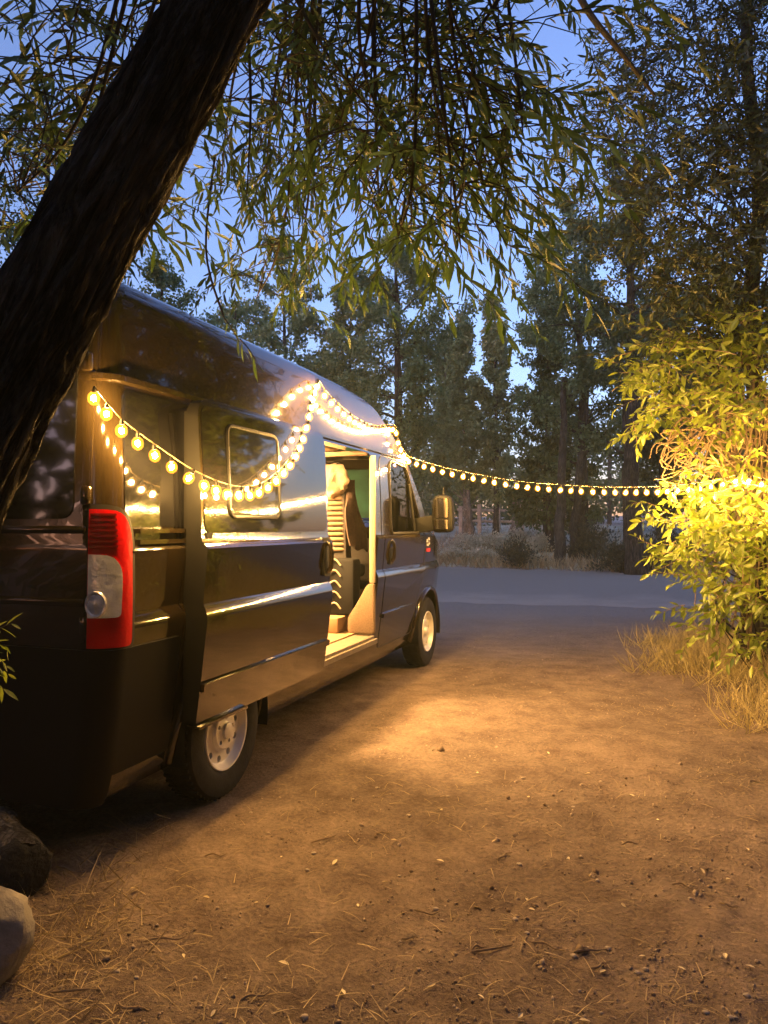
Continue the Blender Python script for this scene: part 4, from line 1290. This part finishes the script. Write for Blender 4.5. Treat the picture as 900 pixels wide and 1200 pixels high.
# weathered rail fence far behind the bank
fn = empty('rail_fence', P(600, 616, 36)); tag(fn, 'weathered pale rail fence far behind the grassy bank', 'fence')
for px in (540, 562, 584, 612, 640, 662):
    q = P(px, 616, 36); g = ground_h(q.x, q.y); mb = MB(); mb.box(q.x-.09, q.x+.09, q.y-.09, q.y+.09, g-.2, g+1.55); mb.build('fence_post', M['fence'], fn)
q0, q1 = P(536, 616, 36), P(664, 616, 36); g = ground_h(q0.x, q0.y)
for z in (.85, 1.38):
    mb = MB(); mb.tube(catmull([q0 + Vector((0, 0, -q0.z + g + z)), q0.lerp(q1, .5) + Vector((0, 0, -q0.z + g + z - .05)), q1 + Vector((0, 0, -q0.z + g + z + .03))], 4), .07, 7); mb.build('fence_rail', M['fence'], fn, 60)

# far wood behind everything and the wood round the clearing, one mass each
def wood(name, label, seed, spots, lsz):
    rng = np.random.default_rng(seed); mb = MB(); PS = []
    for (x, y, H, hw, nl) in spots:
        g = ground_h(x, y)
        mb.tube([(x, y, g-.2), (x + rng.normal()*.2, y, g + H*.5), (x + rng.normal()*.4, y + rng.normal()*.4, g + H*.9)], [.22, .17, .05], 6, caps=False)
        nc = 26
        cc = np.stack([rng.normal(size=nc)*hw*.5, rng.normal(size=nc)*hw*.5, rng.uniform(.06, 1, nc)*H], 1)
        k = rng.integers(0, nc, nl)
        PS.append(cc[k] + rng.normal(size=(nl, 3))*hw*.22 + np.array([x, y, g]))
    Pp = np.concatenate(PS); Pp[:, 2] = np.maximum(Pp[:, 2], .3)
    X, Y, Z = frames(rng.normal(size=Pp.shape), rng, .2)
    r = empty(name, (spots[0][0], spots[0][1], 0)); tag(r, label, kind='stuff')
    link('foliage', leaves_mesh('foliage', QUAD, X, Y, Z, Pp, lsz*rng.uniform(.6, 1.3, len(Pp))), LD, r, True)['kind'] = 'stuff'
    mb.build('trunks', BM, r, 60)['kind'] = 'stuff'
sp = []
rg = np.random.default_rng(77)
for k in range(34):
    px = -60 + k*31 + rg.normal()*8; d = 56 + rg.uniform(0, 14)
    q = P(px, 616, d); top = 505 + rg.normal()*22
    if 330 < px < 500 or px > 640: top -= 60
    if 590 < px < 630: top = 545
    sp.append((q.x, q.y, CAM.z + (616-top)/FPX*d - ground_h(q.x, q.y), 3.4, 2200))
wood('far_wood', 'dim mass of far woodland behind the trees across the road', 78, sp, .40)
sp = []
for k in range(26):
    a = math.radians(48 + k*264/25); R_ = rg.uniform(11, 17)
    x = CAM.x + R_*(FW.x*math.cos(a) + RT.x*math.sin(a)); y = CAM.y + R_*(FW.y*math.cos(a) + RT.y*math.sin(a))
    sp.append((x, y, rg.uniform(10, 14), 3.0, 3200))
wood('surrounding_wood', 'dim woodland closing round the clearing behind the parked van', 79, sp, .58)

# ---------------------------------------------------------------- shrubs, grass and litter
def shrub(name, label, px, d, hw, h, n, mat, lsz, seed, group='shrubs along the road bank'):
    rng = np.random.default_rng(seed); b = P(px, 616, d); b.z = ground_h(b.x, b.y)
    t = empty(name, b); tag(t, label, 'shrub', group)
    mb = MB(); ps = []; xs = []
    for k in range(26):
        a = rng.uniform(0, 6.28); el = rng.uniform(.3, 1.5); L_ = rng.uniform(.6, 1.0)
        e = Vector((math.cos(a)*math.cos(el)*hw, math.sin(a)*math.cos(el)*hw, math.sin(el)*h))*L_
        mid = e*.5 + Vector((0, 0, .12*h)); pts = catmull([Vector((0, 0, -.05)), mid, e], 4)
        mb.tube(pts, [.014*(1-.7*i/8) for i in range(9)], 4, caps=False)
        for j in range(n//26):
            i = int(rng.integers(3, 9)); o_ = rng.normal(size=3)*np.array([hw, hw, h])*.13
            ps.append((pts[i].x + o_[0], pts[i].y + o_[1], max(.03, pts[i].z + o_[2]))); xs.append((o_[0], o_[1], abs(o_[2]) + .15*h))
    ps = np.array(ps); X, Y, Z = frames(np.array(xs) + rng.normal(size=ps.shape)*.05, rng, .1)
    link('stems', mb.mesh(sm=60), M['twig'] if mat is not M['shrub_dark'] else M['branch'], t)
    link('leaves', leaves_mesh('leaves', QUAD, X, Y, Z, ps, lsz*rng.uniform(.6, 1.3, len(ps))), mat, t)
shrub('dark_shrub', 'dark twiggy shrub at the road edge in front of the grassy bank', 607, 26.3, 1.0, 1.0, 1800, M['shrub_dark'], .10, 201)
shrub('dark_shrub', 'black-green shrub under the short rough trunk', 730, 24.0, 1.3, 1.0, 2200, M['shrub_dark'], .11, 202)
shrub('dark_shrub', 'black-green shrub between the two bare trunks on the bank', 695, 27, 1.3, 1.4, 2000, M['shrub_dark'], .11, 203)
shrub('dark_shrub', 'dark shrub next to the lit foliage across the road', 785, 24, 1.3, 1.5, 2000, M['shrub_dark'], .11, 204)
for i, (px, d, hw, h, lab) in enumerate(((545, 31.5, 1.2, .75, 'pale sage bush on the bank between the van mirror and the rail fence'), (575, 31, 1.5, .8, 'broadest pale sage bush on the open bank across the road'), (610, 31.5, 1.1, .7, 'pale sage bush on the bank behind the dark twiggy shrub'), (530, 29.5, .9, .5, 'low sage bush on the bank beside the van mirror'), (634, 30, .8, .6, 'small sage bush at the foot of the forked brown trunk'), (560, 29, .9, .45, 'lowest pale sage bush on the bank, close to the road edge'))):
    shrub('sage_shrub', lab, px, d, hw, h, 1700, M['sage'], .10, 220+i, 'sage bushes on the bank')

BLADE = (np.array([(0, .5, 0), (0, -.5, 0), (.4, .38, .03), (.4, -.38, .03), (.75, .22, .0), (.75, -.22, .0), (1, 0, -.08)], float)*np.array([1, .035, 1]), [(0, 1, 3, 2), (2, 3, 5, 4), (4, 5, 6)])
def grass(name, label, pts, hmin, hmax, mat, seed, up=1.0, spread=.5, wide=1.0):
    rng = np.random.default_rng(seed); P_ = np.array(pts); n = len(P_)
    X = rng.normal(size=(n, 3))*spread; X[:, 2] = np.abs(X[:, 2])*.4 + up
    X, Y, Z = frames(X, rng, 0)
    V, F = BLADE; V = V*np.array([1, wide, 1])
    o = link(name, leaves_mesh(name, (V, F), X, Y, Z, P_, rng.uniform(hmin, hmax, n)), mat); tag(o, label, kind='stuff')
rg = np.random.default_rng(91)
def gp(d, r):
    q = CAM + FW*float(d) + RT*float(r); return (q.x, q.y, ground_h(q.x, q.y) - .004)
pts = []
while len(pts) < 22000:
    d = rg.uniform(4.3, 9.2); r = rg.uniform(2.0, 5.4)
    e = r - (2.70 + .08*abs(d-6.6) + .25*math.sin(d*3.1) + .12*math.sin(d*9))
    if e > 0 and rg.uniform() < min(1, .15 + e*1.1): pts.append(gp(d, r))
grass('dry_grass', 'tall straw-coloured grass growing under the lit tree', pts, .07, .34, M['grass'], 92, .8, .75, .75)
pts = []
while len(pts) < 17000:
    r = rg.uniform(-14, 22); k = rg.exponential(3.6); d = road_far(r) + .1 + k
    if d < 48: pts.append(gp(d, r))
grass('verge_grass', 'pale dry grass along the far edge of the road', pts, .18, .55, M['straw'], 93, .9, .5, 2.2)
# low lying litter of straw and bark crumbs on the dirt
pts = []
while len(pts) < 5200:
    d = 1.9*math.exp(rg.uniform(0, 1.75)); r = rg.uniform(-.56, .56)*d
    den = .10
    if r < -.34*d and d < 3.4: den = .7
    if d < 2.5: den = max(den, .22)
    if r > 2.1 + .3*math.sin(d*4): den = .8
    if mnoise.noise(Vector((r*1.3, d*1.3, 0))) > .22: den += .25
    if rg.uniform() < den and clear_of_van(gp(d, r), 0): pts.append(gp(d, r))
P_ = np.array(pts) + np.array([0, 0, .008]); n = len(P_); rng = np.random.default_rng(94)
X = rng.normal(size=(n, 3)); X[:, 2] = np.abs(X[:, 2])*.10
X, Y, Z = frames(X, rng, .8)
o = link('straw_litter', leaves_mesh('straw_litter', BLADE, X, Y, Z, P_, rng.uniform(.025, .11, n)), M['straw']); tag(o, 'short bits of straw and bark littering the dirt', kind='stuff')
pts = []
for k in range(260):
    a = rg.normal(size=2); pts.append(gp(2.75 + a[0]*.42, -1.16 + a[1]*.16))
grass('straw_tuft', 'matted dry grass tuft beside the pale rock', [p for p in pts], .08, .20, M['straw'], 95, .25, .8, .8)

n = 26000; dd = 1.75*np.exp(rng.uniform(0, 1.75, n)); rr_ = rng.uniform(-.57, .57, n)*dd
OCT = (np.array([(1, 0, 0), (0, 1, 0), (-1, 0, 0), (0, -1, 0), (0, 0, .8), (0, 0, -.6)], float), [(0, 1, 4), (1, 2, 4), (2, 3, 4), (3, 0, 4), (1, 0, 5), (2, 1, 5), (3, 2, 5), (0, 3, 5)])
pp = []
for d, r in zip(dd, rr_):
    q = gp(d, r)
    if mnoise.noise(Vector((r*1.7, d*1.7, 4))) > -.12 and clear_of_van(q, 0): pp.append(q)
pp = np.array(pp) + np.array([0, 0, .004]); X, Y, Z = frames(rng.normal(size=pp.shape), rng, 0)
o = link('earth_crumbs', leaves_mesh('earth_crumbs', OCT, X, Y, Z, pp, .0030*np.exp(rng.normal(size=len(pp))*.6)), M['crumb']); tag(o, 'loose crumbs of earth and grit on the dirt', kind='stuff')
# fallen leaves, twigs and pebbles, each lying free
FL = leaf_template(.42, 4, .35, .12); fm = bpy.data.meshes.new('fallen_leaf'); fm.from_pydata([tuple(v) for v in FL[0]], [], FL[1]); fm.materials.append(M['fallen'])
spots = [(304, 1057), (217, 1112), (614, 1047), (618, 1062), (113, 1143), (165, 1042), (164, 1220), (390, 1012), (874, 995), (852, 1026), (553, 1057), (518, 950), (619, 935), (700, 1135), (605, 1187), (676, 1190), (500, 1155), (558, 1160), (725, 1056), (822, 1020), (465, 985), (735, 930), (690, 905), (640, 880), (560, 905), (240, 1050), (330, 1000), (790, 1130), (880, 1135), (845, 1117), (745, 1117), (255, 1190), (420, 1060), (770, 960), (455, 1030), (520, 1010), (665, 1000), (580, 985), (340, 1130), (405, 1165)]
for i, (px, py) in enumerate(spots):
    d = FPX*CAM.z/(py-616); q = P(px, py, d); h = ground_h(q.x, q.y)
    o = link('fallen_leaf', fm); o.location = (q.x, q.y, h + .007); s_ = rg.uniform(.022, .042); o.scale = (s_, s_, s_)
    o.rotation_euler = (rg.normal()*.25, rg.normal()*.2, rg.uniform(0, 6.28))
    tag(o, 'small pale fallen leaf lying on the bare dirt', 'leaf', 'fallen leaves on the dirt')
tws = [(575, 1105, .16), (500, 1062, .10), (200, 1098, .17), (85, 1018, .16), (690, 1110, .12), (700, 1128, .08), (850, 1060, .07), (560, 1105, .05), (255, 1000, .10), (800, 1040, .10), (95, 1165, .16), (640, 1105, .12), (480, 1095, .06), (740, 985, .12), (380, 985, .14), (450, 975, .10), (880, 915, .12), (590, 1000, .10), (300, 1165, .12), (160, 1180, .12)]
for i, (px, py, L_) in enumerate(tws):
    d = FPX*CAM.z/(py-616); q = P(px, py, d); h = ground_h(q.x, q.y)
    r = np.random.default_rng(300+i); a = r.uniform(-.7, .7); dr = RT*math.cos(a) + FW*math.sin(a); nrm = Vector((-dr.y, dr.x, 0))
    mb = MB(); mb.tube(catmull([-dr*L_*.5, -dr*L_*.15 + nrm*float(r.normal()*.012) + Vector((0, 0, .006)), dr*L_*.2 + nrm*float(r.normal()*.012), dr*L_*.5 + Vector((0, 0, .004))], 4), [.0022, .0035, .004, .004, .004, .004, .0035, .003, .003, .0025, .002, .002, .0012], 5)
    f = dr*L_*.2; mb.tube([f, f + dr*L_*.15 + nrm*L_*.14], [.0025, .001], 4)
    o = link('fallen_twig', mb.mesh(sm=60), M['twig']); o.location = (q.x, q.y, h + .007)
    tag(o, 'thin dry forked twig lying on the bare dirt', 'twig', 'fallen twigs on the dirt')
for i in range(46):
    py = rg.uniform(880, 1195); px = rg.uniform(140, 890); d = FPX*CAM.z/(py-616); q = P(px, py, d)
    if not clear_of_van(q, 0): continue
    s_ = rg.uniform(.004, .011)
    o = lump('pebble', (q.x, q.y, ground_h(q.x, q.y) + s_*.3), (s_*1.3, s_, s_*.7), M['stone'], .25, i, 2)
    tag(o, 'tiny rounded brown pebble lying on the dirt', 'pebble', 'pebbles on the dirt')

# ---------------------------------------------------------------- log and rock behind the bumper
a = P(30, 1016, 2.95); a.z = .115; b = a - RT*.62 + FW*.75; b.z = .12
lg = empty('cut_log', (a.x, a.y, 0)); tag(lg, 'weathered grey log with a charred black end lying by the rear bumper', 'log')
mb = MB(); pts = [a.lerp(b, k/16) for k in range(17)]; bark_tube(mb, pts, [.098 + .006*math.sin(k) for k in range(17)], 40, .10, (7, 3), 3)
mb.build('log_body', M['logwood'], lg, 180)
ax = (a-b).normalized(); mb = MB(); bark_tube(mb, [a - ax*.07, a, a + ax*.012, a + ax*.016], [.101, .103, .092, .002], 40, .10, (7, 3), 3)
mb.build('charred_end', M['char'], lg, 180)
rk = lump('rock', (0, 0, 0), (.15, .13, .19), M['rock'], .13, 8, 4); q = P(-14, 1100, 2.42); rk.location = (q.x, q.y, .13); rk.rotation_euler = (.1, .15, .6)
rf = np.random.default_rng(12)
for k in range(13):                         # broken facets
    nv = Vector(tuple(rf.normal(size=3))).normalized(); ext = max(v.co.dot(nv) for v in rk.data.vertices)*rf.uniform(.72, .86)
    for v in rk.data.vertices:
        e = v.co.dot(nv) - ext
        if e > 0: v.co -= nv*e*.92
smooth(rk.data, 25)
tag(rk, 'chipped pale grey rock next to the charred log', 'rock')
# sapling sprig at the left edge
sb = P(-60, 1100, 2.35); sb.z = ground_h(sb.x, sb.y)
sp_ = empty('willow_sapling', sb); tag(sp_, 'thin sapling with a few pale green leaves beside the rear bumper', 'sapling')
fs = Foliage(41); top_ = P(-14, 742, 2.35)
fs.tw.tube(catmull([sb, sb.lerp(top_, .5) + RT*.04, top_], 6), [.008 - .0045*i/12 for i in range(13)], 6, caps=False)
for k in range(5):
    fs.twig(top_ + Vector((0, 0, -.03*k)), RT*float(.8 + fs.rng.normal()*.2) + Vector((0, 0, .35 - .2*k)), .085, 5, .052, .7, .0022, .8)
fs.finish(sp_, leaf_template(.24, 4), M['leaf_lit'], M['branch'], 30)

# ---------------------------------------------------------------- evening haze
mb = MB(); hc = P(450, 616, 30); mb.box(hc.x-75, hc.x+75, hc.y-75, hc.y+75, -1.2, 16.5)
hm = bpy.data.materials.new('haze'); hm.use_nodes = True; hm.node_tree.nodes.clear()
pv = hm.node_tree.nodes.new('ShaderNodeVolumePrincipled'); pv.inputs['Color'].default_value = (.88, 1, .84, 1); pv.inputs['Density'].default_value = .0013; pv.inputs['Anisotropy'].default_value = 0.2
ho = hm.node_tree.nodes.new('ShaderNodeOutputMaterial'); hm.node_tree.links.new(pv.outputs[0], ho.inputs['Volume'])
o = mb.build('haze', hm); tag(o, 'thin evening haze filling the clearing and the wood', kind='stuff')
S.cycles.volume_bounces = 0
